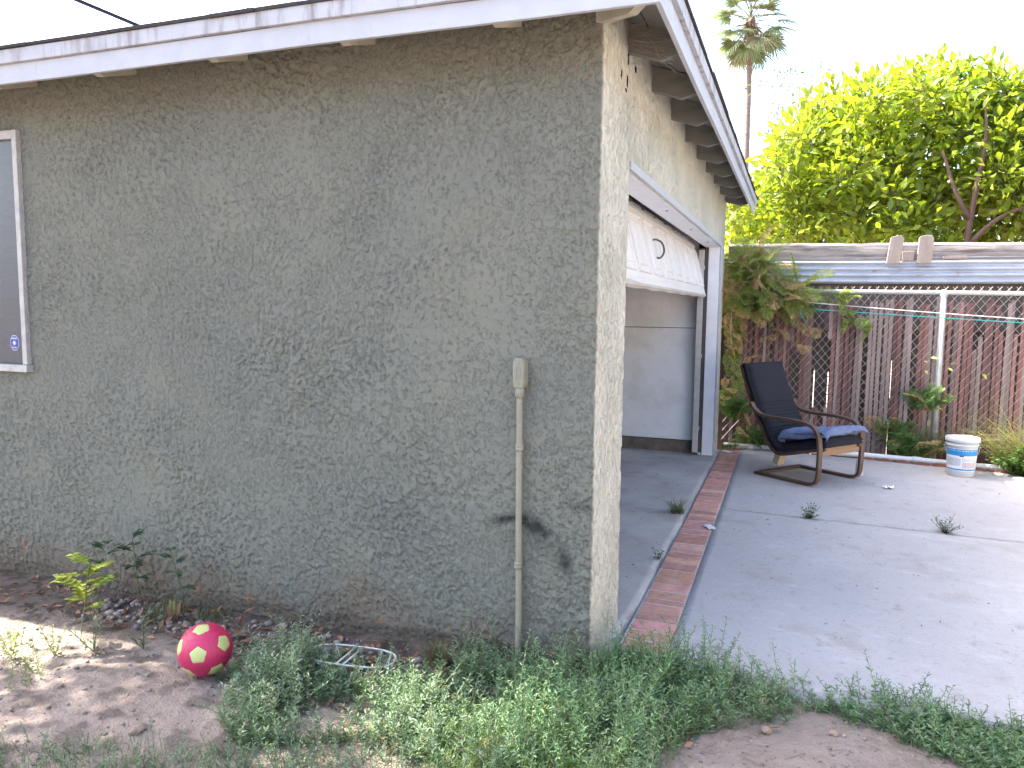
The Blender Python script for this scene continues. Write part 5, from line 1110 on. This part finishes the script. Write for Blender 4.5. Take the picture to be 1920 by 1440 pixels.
# fan palm
PX, PY = -1.60, 31.0
PT = empty('palm_tree', (PX, PY, -.1), label='tall fan palm with a thin trunk rising behind the bushy tree', cat='palm tree')
mb = MB(); n = 60; pts = []; rs = []
for i in range(n + 1):
    t = i / n; pts.append((.06 * sin(t * 3), 0, 13.5 * t)); rs.append(.135 - .04 * t + (.010 if i % 3 == 0 else 0) + (.10 * max(0, (t - .93) / .07)))
mb.tube(pts, rs, 10); mb.build('trunk', M_palmbark, PT)
def fan(base, L=.95, seg=30):
    lv = Leaves(); n = seg; a = np.linspace(-1.45, 1.45, n); d = np.stack([np.cos(a), np.sin(a) * 1.0, .06 * np.cos(a * 5)], 1)
    lv.blades(np.tile([.85, 0, 0.0], (n, 1)) + d * .05, d + np.array([0, 0, .12]), L * (.72 + .28 * np.cos(a)) * rng.uniform(.9, 1.1, n), .085, jitcol(base, n, .25, .08), rng.uniform(.8, 1.7, n), 5)
    lv.stems(np.array([[0, 0, 0.0], [.45, 0, .03]]), np.array([[.45, 0, .03], [.88, 0, 0]]), .018, np.tile([.16, .17, .07], (2, 1))); return lv.mesh('frond')
fans = [fan((.17, .22, .11)), fan((.15, .20, .12)), fan((.20, .24, .11)), fan((.22, .22, .13))]
for f_ in fans: f_.materials.append(M_fern)
ga = 2.399963
for i in range(38):
    el = R(82) - i / 38 * R(150); o = bpy.data.objects.new('frond', fans[i % 4]); C.objects.link(o); o.parent = PT; o.location = (.06 * sin(3), 0, 13.3 - .15 * (i / 38) + .35 * (1 - i / 38))
    o.rotation_euler = (random.uniform(-.4, .4), -el, i * ga); s_ = random.uniform(.95, 1.3); o.scale = (s_, s_, s_)
lv = Leaves(); n = 220; a = rng.uniform(0, 6.28, n); zz_ = rng.uniform(12.7, 13.4, n)
lv.blades(np.stack([.06 * sin(3) + .15 * np.cos(a), .15 * np.sin(a), zz_], 1), np.stack([np.cos(a) * .5, np.sin(a) * .5, rng.uniform(-1, .3, n)], 1), rng.uniform(.25, .6, n), .05, jitcol((.26, .15, .09), n, .35), .9, 4); lv.build('dead_skirt', M_fern, PT)
# shade tree standing out of the picture to the left: it dapples the dirt
T3 = empty('shade_tree', (-6.2, -1.5, -.1), label='leafy shade tree beyond the left photo edge, its dappled shadow on the dirt', cat='tree')
random.seed(9); mb = MB(); tips = []; limb(mb, (0, 0, 0), (0, 0, 1), 3.4, .14, 2, tips, .5); mb.build('trunk', M_bark, T3)
cl = []
while len(cl) < 330:
    q = rng.uniform(-1, 1, 3)
    if (q ** 2).sum() > 1 or (q ** 2).sum() < .12: continue
    p = q * np.array([2.1, 1.75, 3.0]) + np.array([.5, .25, 6.2])
    if perlin(p[0] * .9 + p[2] * .4, p[1] * 1.3 + p[2] * .5, 300) < -.2: continue
    ct = 1 / math.tan(R(SUN_EL)); gx_, gy_ = p[0] - 6.2 + p[2] * ct * cos(R(SUN_PHI)), p[1] - 1.5 - p[2] * ct * sin(R(SUN_PHI))     # where this clump's shadow falls
    if any(((gx_ - a_) / c_) ** 2 + ((gy_ - b_) / d_) ** 2 < 1 for a_, b_, c_, d_ in ((-2.55, -.70, .95, .50), (-.28, -.60, .75, .50))): continue
    cl.append(p)
lv = Leaves(); crown_leaves(lv, np.array(cl), 46, .42, .16, .065, (.07, .12, .035), .3); lv.build('crown', M_leaf, T3)

# unseen pale building added on the right; its sunlit wall bounces light back
H_ = empty('bounce_house', (5.7, 0, 0), label='unseen pale stucco building added beyond the right edge to bounce light', cat='bounce_house')
def hpart(mb, name, m, par=None, **k):
    o = mb.build(name, m, par or H_, **k)
    if par is None: o.matrix_parent_inverse = Matrix.Translation((-5.7, 0, 0))
    return o
M_bounce = mat('bounce_stucco', (.66, .60, .50), .9, scale=2, var=.06, bump=.4, bscale=90)
mb = MB(); mb.box((5.7, -6.5, -.1), (11, 4.7, 3.0)); hpart(mb, 'wall', M_bounce)
mb = MB(); hip(mb, 5.25, 11.45, -6.95, 5.15, 2.98, .06, 0); hpart(mb, 'roof', M_shingle)
for yy in (-3.4, 2.2):
    mb = MB(); mb.box((5.66, yy, 1.0), (5.699, yy + 1.3, 1.06)); mb.box((5.66, yy, 2.2), (5.699, yy + 1.3, 2.26)); mb.box((5.66, yy, 1.061), (5.699, yy + .06, 2.199)); mb.box((5.66, yy + 1.24, 1.061), (5.699, yy + 1.3, 2.199)); wf = hpart(mb, 'window', M_white)
    mb = MB(); mb.box((5.68, yy + .061, 1.061), (5.699, yy + 1.239, 2.199)); o = mb.build('pane', M_screen, wf)
mb = MB(); mb.box((5.66, -.6, 0), (5.699, .35, 2.05)); hpart(mb, 'door', M_tail, bevel=.004)
